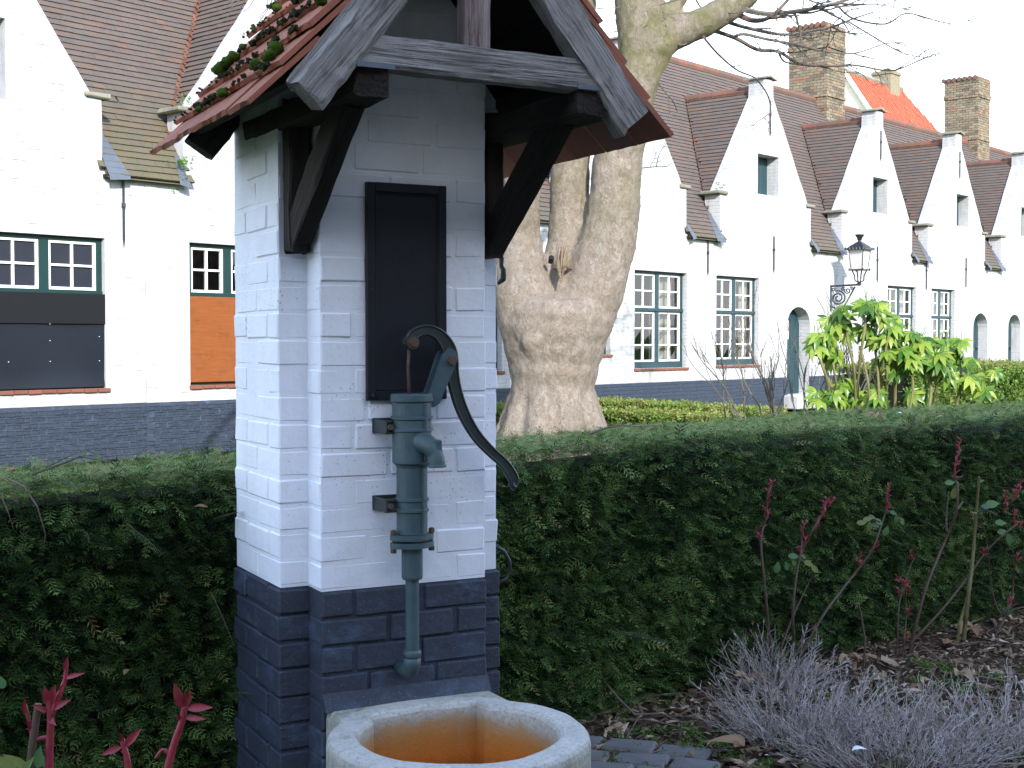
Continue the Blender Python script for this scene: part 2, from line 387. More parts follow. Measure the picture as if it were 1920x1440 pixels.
# basin concrete with rust stain inside
t = NT('concrete_basin')
sep = t.n.new('ShaderNodeSeparateXYZ'); t.lk(t.co, sep.inputs[0]); zz = sep.outputs[2]
dx = t.math('SUBTRACT', sep.outputs[0], .318); dy = t.math('SUBTRACT', sep.outputs[1], -.46)
rr = t.math('SQRT', t.math('ADD', t.math('MULTIPLY', dx, dx), t.math('MULTIPLY', dy, dy)))
n1 = t.noise(14, 8, .7); n2 = t.noise(90, 8, .7)
c = t.mix(t.ramp(n1, [(.35, 0), (.7, 1)]), (.50, .49, .455), (.36, .355, .33))
c = t.mix(t.ramp(n2, [(.35, .6), (.5, 0)]), c, (.18, .18, .16))
c = t.mix(t.ramp(t.noise(7, 9, .75, t.mapping((1, 1, 1), (2, 5, 1))), [(.56, 0), (.66, .55)]), c, (.2, .205, .17))
c = t.mix(t.ramp(t.voro(55), [(.05, .8), (.11, 0)]), c, (.62, .62, .6))
outw = t.math('MULTIPLY', t.ramp(rr, [(.325, 0), (.336, 1)]), t.ramp(t.noise(3, 7, .7, t.mapping((9, 9, 1.2))), [(.35, 0), (.65, .8)]))
c = t.mix(outw, c, (.15, .16, .085))
wn1 = t.math('ADD', zz, t.math('MULTIPLY', t.noise(6, 6, .65), .09))
inside = t.ramp(t.math('SUBTRACT', rr, t.math('MULTIPLY', t.ramp(sep.outputs[1], [(0, 0), (1, 0)]), 0.0)), [(.262, 1), (.285, 0)])
rust = t.ramp(wn1, [(.20, (.12, .035, .014)), (.30, (.24, .07, .02)), (.37, (.52, .15, .018)), (.425, (.44, .185, .045)), (.48, (.36, .29, .19))])
below = t.ramp(wn1, [(.462, 1), (.492, 0)])
nn = t.n.new('ShaderNodeNewGeometry'); sn = t.n.new('ShaderNodeSeparateXYZ'); t.lk(nn.outputs['Normal'], sn.inputs[0])
inback = t.math('GREATER_THAN', sep.outputs[1], -.3)
inb = t.math('MULTIPLY', t.ramp(t.math('ABSOLUTE', dx), [(.17, 1), (.19, 0)]), t.ramp(t.math('ABSOLUTE', sep.outputs[1]), [(.20, 0), (.222, 1)]))
ins = t.math('MAXIMUM', inside, inb)
c = t.mix(t.math('MULTIPLY', ins, below), c, rust)
M['basin'] = t.out(c, .85, t.bump(t.math('ADD', n1, n2), .5, .008), .25)
# plane-tree bark
t = NT('plane_tree_bark')
n1 = t.noise(2.4, 9, .7); n2 = t.noise(9, 9, .78, t.mapping((1, 1, .6))); fl = t.mapping((1, 1, .62), (0, 0, 0), None, (.2, .3, .5))
n3 = t.noise(34, 8, .8, fl, .8)
fv = t.n.new('ShaderNodeTexVoronoi'); fv.inputs['Scale'].default_value = 17; fw = t.n.new('ShaderNodeVectorMath'); fw.operation = 'ADD'
nz_ = t.n.new('ShaderNodeTexNoise'); nz_.inputs['Scale'].default_value = 12; t.lk(t.co, nz_.inputs['Vector']); fs_ = t.n.new('ShaderNodeVectorMath'); fs_.operation = 'SCALE'; fs_.inputs['Scale'].default_value = .16
t.lk(nz_.outputs['Color'], fs_.inputs[0]); t.lk(fl, fw.inputs[0]); t.lk(fs_.outputs[0], fw.inputs[1]); t.lk(fw.outputs[0], fv.inputs['Vector'])
fc = t.n.new('ShaderNodeSeparateXYZ'); t.lk(fv.outputs['Color'], fc.inputs[0])
zb = t.math('MULTIPLY', t.z(), .12)
c = t.mix(t.ramp(n1, [(.35, 0), (.65, 1)]), (.345, .285, .23), (.29, .245, .20))
c = t.mix(t.ramp(fc.outputs[0], [(0, 0), (.5, .12), (1, .6)]), c, (.20, .165, .135))
c = t.mix(t.ramp(fc.outputs[1], [(.72, 0), (.8, .6)]), c, (.38, .34, .30))
c = t.mix(t.ramp(n3, [(.36, .75), (.5, 0)]), c, (.115, .09, .07))
c = t.mix(t.ramp(n2, [(.44, 0), (.62, .45)]), c, (.19, .16, .125))
c = t.mix(t.math('MULTIPLY', t.ramp(t.noise(4, 6, .7, t.mapping((1, 1, 1), (4, 2, 8))), [(.64, 0), (.70, .6)]), t.ramp(zb, [(.15, .6), (.6, .9)])), c, (.34, .16, .10))
al = t.math('MULTIPLY', t.ramp(zb, [(.3, 0), (.5, .75)]), t.ramp(t.noise(2.0, 7, .65), [(.38, 0), (.62, 1)]))
c = t.mix(al, c, (.12, .125, .035))
M['bark'] = t.out(c, .85, t.bump(t.math('ADD', t.math('ADD', n2, t.math('MULTIPLY', n3, .8)), t.math('MULTIPLY', fc.outputs[0], .35)), 1.0, .04), .12)
M['split_wood'] = flat('split_wood', (.2, .15, .095), .8, 14, .5, .6)
M['bare_wood'] = flat('bare_wood', (.62, .54, .38), .8, 14, .5, .25)
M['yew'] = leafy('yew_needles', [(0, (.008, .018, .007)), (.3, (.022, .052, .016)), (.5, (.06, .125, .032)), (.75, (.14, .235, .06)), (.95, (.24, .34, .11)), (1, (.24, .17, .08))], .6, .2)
M['yew'].node_tree.nodes['Principled BSDF'].inputs['Specular IOR Level'].default_value = .15
M['box'] = leafy('box_leaves', [(0, (.06, .12, .02)), (.5, (.11, .2, .03)), (.9, (.2, .27, .05)), (1, (.22, .17, .06))], .45, .3)
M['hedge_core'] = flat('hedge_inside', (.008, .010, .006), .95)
M['fatsia'] = leafy('fatsia_leaf', [(0, (.035, .10, .014)), (.3, (.09, .19, .022)), (.65, (.18, .29, .035)), (1, (.3, .38, .06))], .32, .35, attr=False)
M['rose_leaf'] = leafy('rose_leaf', [(0, (.07, .16, .07)), (.7, (.11, .22, .07)), (1, (.2, .2, .05))], .5, .3, attr=False)
M['dead_leaf'] = leafy('dead_leaf', [(0, (.22, .12, .06)), (.5, (.33, .2, .11)), (1, (.42, .3, .18))], .7, .2, attr=False)
M['lavender'] = leafy('dry_lavender', [(0, (.18, .14, .115)), (.5, (.40, .35, .33)), (1, (.60, .55, .53))], .8, .1)
M['litter'] = leafy('litter', [(0, (.06, .04, .025)), (.4, (.16, .10, .06)), (.75, (.27, .19, .12)), (1, (.5, .38, .26))], .8, .05)
M['weed'] = leafy('weed_leaf', [(0, (.05, .12, .02)), (1, (.16, .3, .04))], .5, .3)
t = NT('bed_soil')
c = t.mix(t.ramp(t.noise(9, 9, .75), [(.35, 0), (.65, 1)]), (.045, .028, .015), (.09, .06, .034))
c = t.mix(t.ramp(t.noise(2.2, 8, .7), [(.56, 0), (.68, .6)]), c, (.06, .085, .025))
M['soil'] = t.out(c, .95, t.bump(t.noise(30, 9, .75), 1.0, .03), .15)
t = NT('lawn')
c = t.mix(t.ramp(t.noise(6, 9, .75), [(.35, 0), (.65, 1)]), (.05, .09, .02), (.09, .14, .035))
M['lawn'] = t.out(c, .95, t.bump(t.noise(60, 9, .75), 1.0, .03), .15)
t = NT('window_glass'); gl = t.n.new('ShaderNodeBsdfGlossy'); gl.inputs['Roughness'].default_value = .03
tr = t.n.new('ShaderNodeBsdfTransparent'); fr = t.n.new('ShaderNodeFresnel'); fr.inputs[0].default_value = 1.5
mx = t.n.new('ShaderNodeMixShader'); t.lk(t.math('ADD', fr.outputs[0], .03), mx.inputs[0])
tr.inputs[0].default_value = (.75, .8, .8, 1)
t.lk(tr.outputs[0], mx.inputs[1]); t.lk(gl.outputs[0], mx.inputs[2]); t.lk(mx.outputs[0], t.n['Material Output'].inputs['Surface'])
M['glass'] = t.m
M['glass_grey'] = flat('grey_backed_glass', (.028, .032, .042), .08, 3, .02, .3, .6)
t = NT('frosted_lantern_glass'); t.b.inputs['Alpha'].default_value = 1
M['lantern_glass'] = t.out((.5, .48, .46), .25, None, .4)
# ------------------------------------------------------------------ ground
def ground_sheet(name, x0, x1, y0, y1, z, mat, nx, ny, amp, seed, zf=None):
    xs = np.linspace(x0, x1, nx); ys = np.linspace(y0, y1, ny); X, Y = np.meshgrid(xs, ys)
    r = np.random.default_rng(seed); Z = np.full_like(X, z)
    for k in range(14):
        a = r.uniform(0, 6.28); fq = r.uniform(2, 14); ph = r.uniform(0, 6.28)
        Z += amp * .35 * np.sin(fq * (X * math.cos(a) + Y * math.sin(a)) + ph) * (4 / (fq + 4))
    Z += r.normal(0, amp * .35, Z.shape)
    edge = np.minimum.reduce([X - x0, x1 - X, Y - y0, y1 - Y]); Z = np.where(edge < 1e-6, z - .02, Z)
    V = np.stack([X.ravel(), Y.ravel(), Z.ravel()], 1)
    i = np.arange((ny - 1) * (nx - 1)); rr = i // (nx - 1) * nx + i % (nx - 1)
    Q = np.stack([rr, rr + 1, rr + nx + 1, rr + nx], 1)
    return np_mesh(name, V, Q, mat, None, 'structure', None, True)
g = MB(); g.add([(-600, -600, -.06), (600, -600, -.06), (600, 600, -.06), (-600, 600, -.06)], [(0, 1, 2, 3)])
g.build('ground', M['lawn'], None, kind='structure')
ground_sheet('flower_bed', -2.6, 6.5, .6, 9.4, .0, M['soil'], 300, 300, .012, 3)

# ------------------------------------------------------------------ pump house
PB = Vector((-.63, 3.6, 0)); PA = R(27.8); pc, ps = math.cos(PA), math.sin(PA)
def S(x, y, yl):
    r = ray(x, y); t = (yl + (-ps * PB.x + pc * PB.y)) / (-ps * r.x + pc * r.y)
    X, Y = r.x * t, r.y * t
    return Vector(((X - PB.x) * pc + (Y - PB.y) * ps, yl, EYE + r.z * t))
def L2W(x, y, z): return Vector((PB.x + x * pc - y * ps, PB.y + x * ps + y * pc, z))
house = thing('pump_house', 'white painted brick pump shelter with dark plinth and steep red tiled roof', 'pump house', PB, PA)
PH, CT, CZ, CX = .075, .78, 0.0, .325
BW, BD = .662, .42                       # body width, depth
FX0, FX1, FY = .079, .572, -.107         # projecting front
def zroof(x): return 1.875 + min(x + .232, .881 - x) * 1.25
core = MB(); e = .0024
xs = [e, FX0, FX1, BW - e]
def roofpoly(x0, x1, z0):
    p = [(x0, z0), (x1, z0), (x1, zroof(x1))]
    if x0 < CX < x1: p.append((CX, zroof(CX)))
    return p + [(x0, zroof(x0))]
core.prism(roofpoly(e, BW - e, CT), e, BD - e)
core.prism(roofpoly(FX0 + e, FX1 - e, CT), FY + e, e + .001)
core.build('mortar_core', M['white'], house, fix=True)
core = MB(); core.box(e, BW - e, e, BD - e, 0, CT - .001); core.box(FX0 + e, FX1 - e, FY + e, e + .002, 0, CT - .001)
core.build('plinth_core', M['plinth'], house)
k0 = -10; rest = MB()
for k in range(-11, 26):
    z0 = CT + k * PH + .004; z1 = z0 + PH - .008
    if z1 < .02: continue
    z0 = max(z0, 0)
    pl = k < 0; pr = .007 if pl else 0.0; mat = M['plinth'] if pl else M['white']
    def put(x0, x1, y0, y1):
        if z1 > min(zroof(x0), zroof(x1)) - .003: return
        j = lambda a=.0028: rnd.uniform(-a, a)
        m = MB(); m.box(x0 + j(), x1 + j(), y0 + j(), y1 + j(), z0 + j(.002), z1 + j(.002), .0045, .0016)
        m.build('brick', mat, house, smooth=False)
    ev = k % 2 == 0
    ws = [.19, .19, .09] if ev else [.09, .19, .19]
    if k % 5 == 1: ws = [.13, .19, .15]
    x = FX0
    for w_ in ws:
        x1 = min(x + w_, FX1); put(x + .001, (x1 if x1 < FX1 - .03 else FX1) - .001, FY - pr, FY + .1); x = x1 + .0095
    ss = [(0, .19), (.20, .39)] if ev else [(0, .09), (.10, .29), (.30, BD)]
    for a, b_ in ss:
        put(-pr, .10, a - (pr if a == 0 else 0), b_); put(FX1 - .01 + .0005, BW + pr, a - (pr if a == 0 else 0), b_)
    for q in range(3):
        rest.box(.1 + q * .155, .245 + q * .155, BD - .02, BD + .003, z0, z1, .005, .001) if z1 < zroof(.1) - .01 else None
rest.build('rear_bricks', M['white'], house, kind='stuff')
m = MB(); m.add([(FX0, FY - .009, .508), (FX1, FY - .009, .503), (FX1, FY - .035, .462), (FX0, FY - .035, .462), (FX0, FY + .02, .462), (FX1, FY + .02, .462)],
                [(0, 1, 2, 3), (0, 3, 4), (1, 5, 2)]); m.build('mortar_fillet', M['plinth'], house)

def beam(name, p0, p1, w_, h_, mat, parent, up=(0, 0, 1), seg=14, jit=.003, taper=1.0, parts=None):
    """a baulk from p0 to p1 whose mesh runs along its own x axis, with worn edges"""
    p0, p1 = Vector(p0), Vector(p1); d = p1 - p0; L = d.length; d.normalize()
    y = Vector(up).cross(d).normalized(); z = d.cross(y)
    m = MB(); b = min(w_, h_) * .12; ring = []
    prof = [(-.5 * w_ + b, -.5 * h_), (.5 * w_ - b, -.5 * h_), (.5 * w_, -.5 * h_ + b), (.5 * w_, .5 * h_ - b), (.5 * w_ - b, .5 * h_), (-.5 * w_ + b, .5 * h_), (-.5 * w_, .5 * h_ - b), (-.5 * w_, -.5 * h_ + b)]
    vs = []; off = [[rnd.uniform(-jit, jit) for _ in range(2)] for _ in prof]
    for i in range(seg + 1):
        tt = i / seg; s_ = 1 + (taper - 1) * tt
        for q, (a, c) in enumerate(prof):
            off[q] = [o * .7 + rnd.uniform(-jit, jit) * .6 for o in off[q]]
            ex = rnd.uniform(-.012, .006) if i in (0, seg) else 0
            vs.append((L * tt + ex * (1 if i else -1), a * s_ + off[q][0], c * s_ + off[q][1]))
    f = [(i * 8 + q, i * 8 + (q + 1) % 8, (i + 1) * 8 + (q + 1) % 8, (i + 1) * 8 + q) for i in range(seg) for q in range(8)]
    f += [tuple(range(8))[::-1], tuple(seg * 8 + q for q in range(8))]
    m.add(vs, f); o = m.build(name, mat, parent)
    o.matrix_local = Matrix(((d.x, y.x, z.x, p0.x), (d.y, y.y, z.y, p0.y), (d.z, y.z, z.z, p0.z), (0, 0, 0, 1)))
    return o
# brackets (post, brace, arm with lead cap) left and right
for xa, xb in ((.012, .07), (.598, .655)):
    xm = (xa + xb) / 2
    beam('bracket_post', (xm, -.034, 1.69), (xm, -.034, 2.1), xb - xa, .062, M['timber_dark'], house, up=(0, 1, 0))
    beam('bracket_brace', (xm, -.045, 1.735), (xm, -.44, 2.045), .055, .088, M['timber_dark'], house)
    arm = beam('bracket_arm', (xm, .3, 2.05), (xm, -.592, 2.048), .085, .068, M['timber_dark'], house, jit=.005)
    c = MB(); c.box(xm - .047, xm + .047, -.602, -.53, 2.0865, 2.0905, .001, .001); c.box(xm - .047, xm + .047, -.605, -.602, 2.078, 2.0905)
    c.build('lead_cap', M['lead'], house)
beam('tie_beam', (-.03, -.567, 2.120), (.68, -.567, 2.117), .064, .078, M['timber_grey'], house, seg=24, jit=.0035)
beam('king_post', (.311, -.565, 2.14), (.311, -.565, 2.52), .068, .055, M['timber_red'], house, up=(0, 1, 0))
ang = math.atan(1.25)
for yb in (-.575, .385):
    for s_ in (-1, 1):
        foot = (.318 + s_ * .437, yb, 2.005); top = (.318 - s_ * .012, yb, 2.005 + .449 * 1.25)
        beam('rafter', foot, top, .065, .090, M['timber_grey'] if yb < 0 else M['timber_dark'], house, up=(s_ * math.sin(ang), 0, math.cos(ang)), seg=26, jit=.006)
        if yb < 0:   # thin split board lying beside the rafter, right under the tiles
            beam('verge_board', (.318 + s_ * .468, yb + .016, 2.026), (.318 + s_ * .22, yb + .02, 2.03 + .248 * 1.25), .02, .03, M['timber_grey'], house, up=(s_ * math.sin(ang), 0, math.cos(ang)), seg=20, jit=.003)
for s_ in (-1, 1):
    for q, dd in enumerate((.17, .31, .45, .6, .74)):
        x = .325 + s_ * (.556 - dd * math.cos(ang)); z = 1.975 + dd * math.sin(ang) - .05
        beam('lath', (x, -.52, z), (x, .4, z), .032, .02, M['timber_dark'], house, seg=3)
# roof: tiles on both slopes are pieces of the roof part
m = MB()
for s_ in (-1, 1):
    a = (.325 + s_ * .46, -.5, 1.975 + .096 * 1.25 - .03); b_ = (.325, -.5, 1.975 + .556 * 1.25 - .03)
    a2, b2 = (a[0], .37, a[2]), (b_[0], .37, b_[2])
    nx, nz = s_ * math.sin(ang) * .012, math.cos(ang) * .012
    vs = [a, b_, b2, a2]; vs += [(x - nx, y, z - nz) for x, y, z in vs]
    m.add(vs, [(0, 1, 2, 3), (4, 5, 6, 7), (0, 1, 5, 4), (1, 2, 6, 5), (2, 3, 7, 6), (3, 0, 4, 7)])
roof = m.build('roof', M['timber_dark'], house)
def tile_mesh(name, W, L, T, curve=0.0, b=.003):
    m = MB(); n = 4; vs = []; prof = [(-.5 + i / n) for i in range(n + 1)]
    for lz in (0, 1):
        for ly in (0, 1):
            for q in prof:
                wob = rnd.uniform(-.0012, .0012); vs.append((q * W, ly * L + rnd.uniform(-.003, .003), -curve * (q * 2) ** 2 + lz * T + wob))
    N = n + 1; f = []
    for i in range(n):
        f += [(i, N + i, N + i + 1, i + 1), (2 * N + i, 2 * N + i + 1, 3 * N + i + 1, 3 * N + i), (i, i + 1, 2 * N + i + 1, 2 * N + i), (N + i, 3 * N + i, 3 * N + i + 1, N + i + 1)]
    f += [(0, 2 * N, 3 * N, N), (n, N + n, 3 * N + n, 2 * N + n)]
    m.add(vs, f); me = bpy.data.meshes.new(name); me.from_pydata(m.v, [], m.f); me.update(); return me
TV = [tile_mesh('tile', .158, .235, .013, .0015) for _ in range(5)]
for me in TV: me.materials.append(M['tile_red'])
NC, NRW, EX = 6, 8, .116
for s_ in (-1, 1):
    vdir = Vector((-s_ * math.cos(ang), 0, math.sin(ang))); udir = Vector((0, -s_, 0)).normalized(); ndir = Vector((s_ * math.sin(ang), 0, math.cos(ang)))
    udir = vdir.cross(ndir); tilt = .125
    for r_ in range(NRW):
        for c_ in range(NC):
            base = Vector((.325 + s_ * .556, -.56 + .98 * (c_ + .5) / NC, 1.975)) + vdir * (EX * r_ + rnd.uniform(-.004, .004)) + ndir * (.012 + rnd.uniform(0, .005))
            if r_ == NRW - 1 and EX * r_ + .235 > .9: base -= vdir * .04
            o = link('tile', rnd.choice(TV), roof)
            ta = tilt + rnd.uniform(-.02, .02); v2 = (vdir * math.cos(ta) - ndir * math.sin(ta)).normalized()
            v2 = (v2 + Vector((0, rnd.uniform(-.012, .012), 0))).normalized(); n2 = udir.cross(v2).normalized() if udir.cross(v2).dot(ndir) > 0 else v2.cross(udir).normalized()
            u2 = v2.cross(n2)
            o.matrix_local = Matrix(((u2.x, v2.x, n2.x, base.x), (u2.y, v2.y, n2.y, base.y + rnd.uniform(-.003, .003)), (u2.z, v2.z, n2.z, base.z + .0), (0, 0, 0, 1)))
for c_ in range(4):
    m = MB(); y0 = -.57 + c_ * .25; pts = []; n = 8; vs = []
    for yy in (y0, y0 + .262):
        for rr_ in (.075, .061):
            for q in range(n + 1):
                a = math.pi * q / n; vs.append((.325 + rr_ * math.cos(a) * 1.1, yy, 2.655 + rr_ * math.sin(a)))
    N = n + 1; f = []
    for q in range(n): f += [(q, q + 1, 2 * N + q + 1, 2 * N + q), (N + q, 3 * N + q, 3 * N + q + 1, N + q + 1), (q, N + q, N + q + 1, q + 1), (2 * N + q, 2 * N + q + 1, 3 * N + q + 1, 3 * N + q)]
    m.add(vs, f); m.build('ridge_tile', M['tile_red'], roof)
def blob(name, p, r_, mat, parent, sq=.55, n=5, seed=0, jitter=.28):
    m = MB(); rr_ = random.Random(seed); vs = []; f = []; K = 10
    for i in range(n + 1):
        th = math.pi * i / n
        for k in range(K):
            ph = 2 * math.pi * k / K; q = r_ * (1 + rr_.uniform(-jitter, jitter))
            vs.append((p[0] + q * math.sin(th) * math.cos(ph), p[1] + q * math.sin(th) * math.sin(ph), p[2] + q * sq * math.cos(th)))
    for i in range(n):
        for k in range(K): f.append((i * K + k, i * K + (k + 1) % K, (i + 1) * K + (k + 1) % K, (i + 1) * K + k))
    m.add(vs, f); return m.build(name, mat, parent, smooth=True)
def onroof(px, py):      # picture point on the left roof slope, in the pump house's own frame
    r = ray(px, py); o0 = Vector((0, 0, EYE)) - PB; ol = Vector((o0.x * pc + o0.y * ps, -o0.x * ps + o0.y * pc, o0.z))
    rl = Vector((r.x * pc + r.y * ps, -r.x * ps + r.y * pc, r.z)); n = Vector((-math.sin(ang), 0, math.cos(ang)))
    p0 = Vector((-.231, 0, 1.975)) + n * .035
    return ol + rl * ((p0 - ol).dot(n) / rl.dot(n))
for i, (px, py, rr_) in enumerate([(412, 130, .028), (425, 117, .024), (438, 106, .022), (416, 174, .018), (480, 122, .022), (507, 102, .02), (517, 90, .024), (498, 108, .015), (600, 0, .02), (520, 15, .02), (455, 88, .014), (372, 205, .012)]):
    p = onroof(px, py); blob('moss', p, rr_ * .8, M['moss'], roof, .8, 8, i, .22)
# crumbs of moss along the tile tails, too many to count
V = []
for r_ in range(1, NRW):
    for q in range(150):
        d = EX * r_ - rnd.uniform(.0, .02); y = rnd.uniform(-.5, .42)
        if rnd.random() < .45 - .3 * math.sin(y * 9 + r_): continue
        V.append((-.231 + d * math.cos(ang) - .02, y, 1.975 + d * math.sin(ang) + .028 + rnd.uniform(-.006, .004)))
V = np.array(V); N = len(V)
tet = np.array([(1, 0, 0), (0, 1, 0), (-1, 0, 0), (0, -1, 0), (0, 0, 1), (0, 0, -1.)]); tq = np.array([(0, 1, 4), (1, 2, 4), (2, 3, 4), (3, 0, 4), (1, 0, 5), (2, 1, 5), (3, 2, 5), (0, 3, 5)])
a, b_, c = scatter(tet, tq, V, frames(NR.normal(size=(N, 3)), NR.normal(size=(N, 3))), NR.gamma(2.2, .0016, N) + .0015)
np_mesh('moss_crumbs', a, b_, M['moss_dark'], roof, 'stuff')

# black wooden panel screwed on the front of the shaft
pan = thing('notice_panel', 'blank black wooden panel fixed on the white pump shaft', 'panel', L2W(.3245, FY, 1.29), PA)
m = MB(); m.box(-.1165, .1165, -.012, -.001, 0, .588); m.build('board', M['black_board'], pan)
for n_, bx in (('frame_stile', (-.118, -.094, 0, .588)), ('frame_stile', (.094, .118, 0, .588)), ('frame_rail', (-.094, .094, 0, .026)), ('frame_rail', (-.094, .094, .562, .588))):
    m = MB(); m.box(bx[0], bx[1], -.019, -.003, bx[2], bx[3], .002, .0006); m.build(n_, M['black_board'], pan)
for n_, bx in (('moulding', (-.094, -.089, .026, .562)), ('moulding', (.089, .094, .026, .562)), ('moulding', (-.089, .089, .0265, .0315)), ('moulding', (-.089, .089, .5565, .5615))):
    m = MB(); m.box(bx[0], bx[1], -.0165, -.004, bx[2], bx[3], .0015); m.build(n_, M['black_board'], pan)
for x, z in ((-.105, .015), (.105, .015), (-.105, .3), (.105, .3)):
    m = MB(); s2 = .0055 if z < .1 else .003
    m.tube([(x, -.018, z), (x, -.028 if z < .1 else -.0205, z)], s2, 6); m.build('screw', M['iron'], pan)

# ------------------------------------------------------------------ hand pump
PX, PY = .3035, -.2
pump = thing('hand_pump', 'green cast iron hand pump with curved black handle on the white shaft', 'hand pump', L2W(PX, PY, .55), PA)
PO = Vector((PX, PY, .55))
def pl(v): return Vector(v) - PO
def SP(x, y, yl=PY): return S(x, y, yl) - PO
m = MB()
m.lathe(0, 0, [(.0415, .385), (.0415, .562), (.045, .57), (.0525, .576), (.0525, .738)], 32)
for z in (.664, .696): m.lathe(0, 0, [(.052, z - .006), (.0565, z - .003), (.0565, z + .003), (.052, z + .006)], 32)
for z in (.448, .477): m.lathe(0, 0, [(.041, z - .006), (.0455, z - .003), (.0455, z + .003), (.041, z + .006)], 32)
m.box(.0135, .0215, -.0545, -.03, .58, .735, .002); m.box(.0105, .0175, -.0445, -.02, .39, .562, .002)
m.build('pump_barrel', M['pump'], pump, smooth=False)
m = MB(); m.lathe(0, 0, [(.054, .737), (.0575, .741), (.0575, .756), (.054, .760)], 32); m.build('barrel_cap', M['pump'], pump)
def plate(name, pts, y0, y1, mat, parent):
    q = [(p.x, p.z) for p in pts]; m = MB(); m.prism(q, y0, y1); return m.build(name, mat, parent, fix=True)
for y0, y1 in ((-.021, -.013), (.013, .021)):
    plate('fork_plate', [SP(*p) for p in ((778, 752), (772, 762), (808, 763), (818, 756), (846, 690), (853, 672), (848, 657), (836, 652), (824, 664), (800, 735))], y0, y1, M['pump'], pump)
plate('fork_web', [SP(*p) for p in ((786, 750), (784, 758), (812, 757), (838, 690), (830, 680), (806, 738))], -.013, .013, M['rust'], pump)
m = MB(); m.tube([SP(767, 648), SP(765, 690), SP(768, 748)], [.0045, .0045, .0055], 8); m.build('piston_rod', M['rust'], pump, smooth=True)
hp = [(770, 641, 11), (774, 629, 9), (785, 622, 8), (800, 619, 8), (817, 624, 9), (831, 637, 11), (841, 655, 13), (845, 675, 13), (848, 700, 11), (854, 730, 10), (863, 760, 10), (875, 787, 9.5), (889, 811, 9), (905, 831, 8.5), (925, 851, 8), (943, 867, 8), (956, 884, 8.5), (963, 900, 8.5), (961, 914, 6)]
def curve(pts, k=4):
    out = []
    for i in range(len(pts) - 1):
        p = [np.array(pts[max(0, min(len(pts) - 1, i + d))], float) for d in (-1, 0, 1, 2)]
        for j in range(k):
            t = j / k
            out.append(.5 * ((2 * p[1]) + (-p[0] + p[2]) * t + (2 * p[0] - 5 * p[1] + 4 * p[2] - p[3]) * t * t + (-p[0] + 3 * p[1] - 3 * p[2] + p[3]) * t ** 3))
    out.append(np.array(pts[-1], float)); return out
hc = curve(hp, 4); cen = [SP(p[0], p[1]) for p in hc]; wid = [p[2] / 700 for p in hc]
m = MB(); ra = []; rb = []
for i, c in enumerate(cen):
    d = (cen[min(i + 1, len(cen) - 1)] - cen[max(i - 1, 0)]).normalized(); n = Vector((-d.z, 0, d.x)); ra.append(c + n * wid[i]); rb.append(c - n * wid[i])
for i in range(len(cen) - 1):
    m.add([ra[i] + Vector((0, -.0035, 0)), rb[i] + Vector((0, -.0035, 0)), rb[i + 1] + Vector((0, -.0035, 0)), ra[i + 1] + Vector((0, -.0035, 0)),
           ra[i] + Vector((0, .0035, 0)), rb[i] + Vector((0, .0035, 0)), rb[i + 1] + Vector((0, .0035, 0)), ra[i + 1] + Vector((0, .0035, 0))], [(0, 1, 2, 3), (7, 6, 5, 4)])
for rail in (ra, rb): m.tube([p for p in rail], .0042, 8, flat=1.9)
m.tube([SP(958, 905), SP(963, 913), SP(960, 918)], [.010, .0115, .008], 10, flat=.9)
hd = m.build('handle', M['handle'], pump, smooth=False)
m = MB(); c = SP(770, 642); m.tube([c + Vector((0, -.014, 0)), c + Vector((0, .014, 0))], .0195, 20); m.build('handle_eye', M['handle'], pump)
for px, py, r_ in ((770, 643, .0115), (840, 676, .0125)):
    c = SP(px, py); m = MB(); m.tube([c + Vector((0, -.026 if px < 800 else -.033, 0)), c + Vector((0, .024, 0))], r_, 6); m.tube([c + Vector((0, -.018, 0)), c + Vector((0, -.016, 0))], r_ * 1.5, 16)
    m.build('pivot_bolt', M['rust'], pump)
m = MB()
sp_ = curve([(778, 826, -.205), (792, 829, -.245), (806, 837, -.272), (816, 850, -.285), (819, 862, -.29), (820, 873, -.291)], 4)
pts = [S(p[0], p[1], p[2]) - PO for p in sp_]; n = len(pts)
m.tube(pts, [.033 - .0115 * min(1, i / (n * .6)) for i in range(n)], 18); m.tube([pts[-2], pts[-1] + Vector((0, 0, -.004))], [.0235, .0245], 18)
m.build('spout', M['pump'], pump, smooth=True)
c = S(820, 838, -.292) - PO; m = MB(); m.box(c.x - .0095, c.x + .0095, c.y - .012, c.y + .014, c.z - .028, c.z + .019, .003); m.build('spout_lug', M['pump'], pump)
m = MB()
for z0, z1 in ((.369, .3835), (.348, .3625)):
    n = 36; pr = []
    for k in range(n):
        a = 2 * math.pi * k / n; r_ = .046 + .016 * abs(math.cos(a)) ** 6; pr.append((r_ * math.cos(a), r_ * math.sin(a)))
    vs = [(x, y, z0) for x, y in pr] + [(x, y, z1) for x, y in pr]
    m.add(vs, [tuple(range(n))[::-1], tuple(range(n, 2 * n))] + [(i, (i + 1) % n, (i + 1) % n + n, i + n) for i in range(n)])
m.build('flange', M['pump'], pump)
for sx in (-1, 1):
    x = sx * .0555; m = MB(); m.tube([(x, -.004, .336), (x, -.004, .398)], .0045, 8)
    for z in ((.336, .347), (.3845, .396)): m.tube([(x, -.004, z[0]), (x, -.004, z[1])], .0088, 6)
    m.build('flange_bolt', M['rust'], pump)
m = MB(); m.lathe(0, 0, [(.0265, .262), (.0285, .268), (.0285, .352)], 28); m.build('lower_sleeve', M['pump'], pump)
m = MB(); m.lathe(0, 0, [(.0185, .058), (.0185, .265)], 24); m.build('riser_pipe', M['pump'], pump, smooth=False)
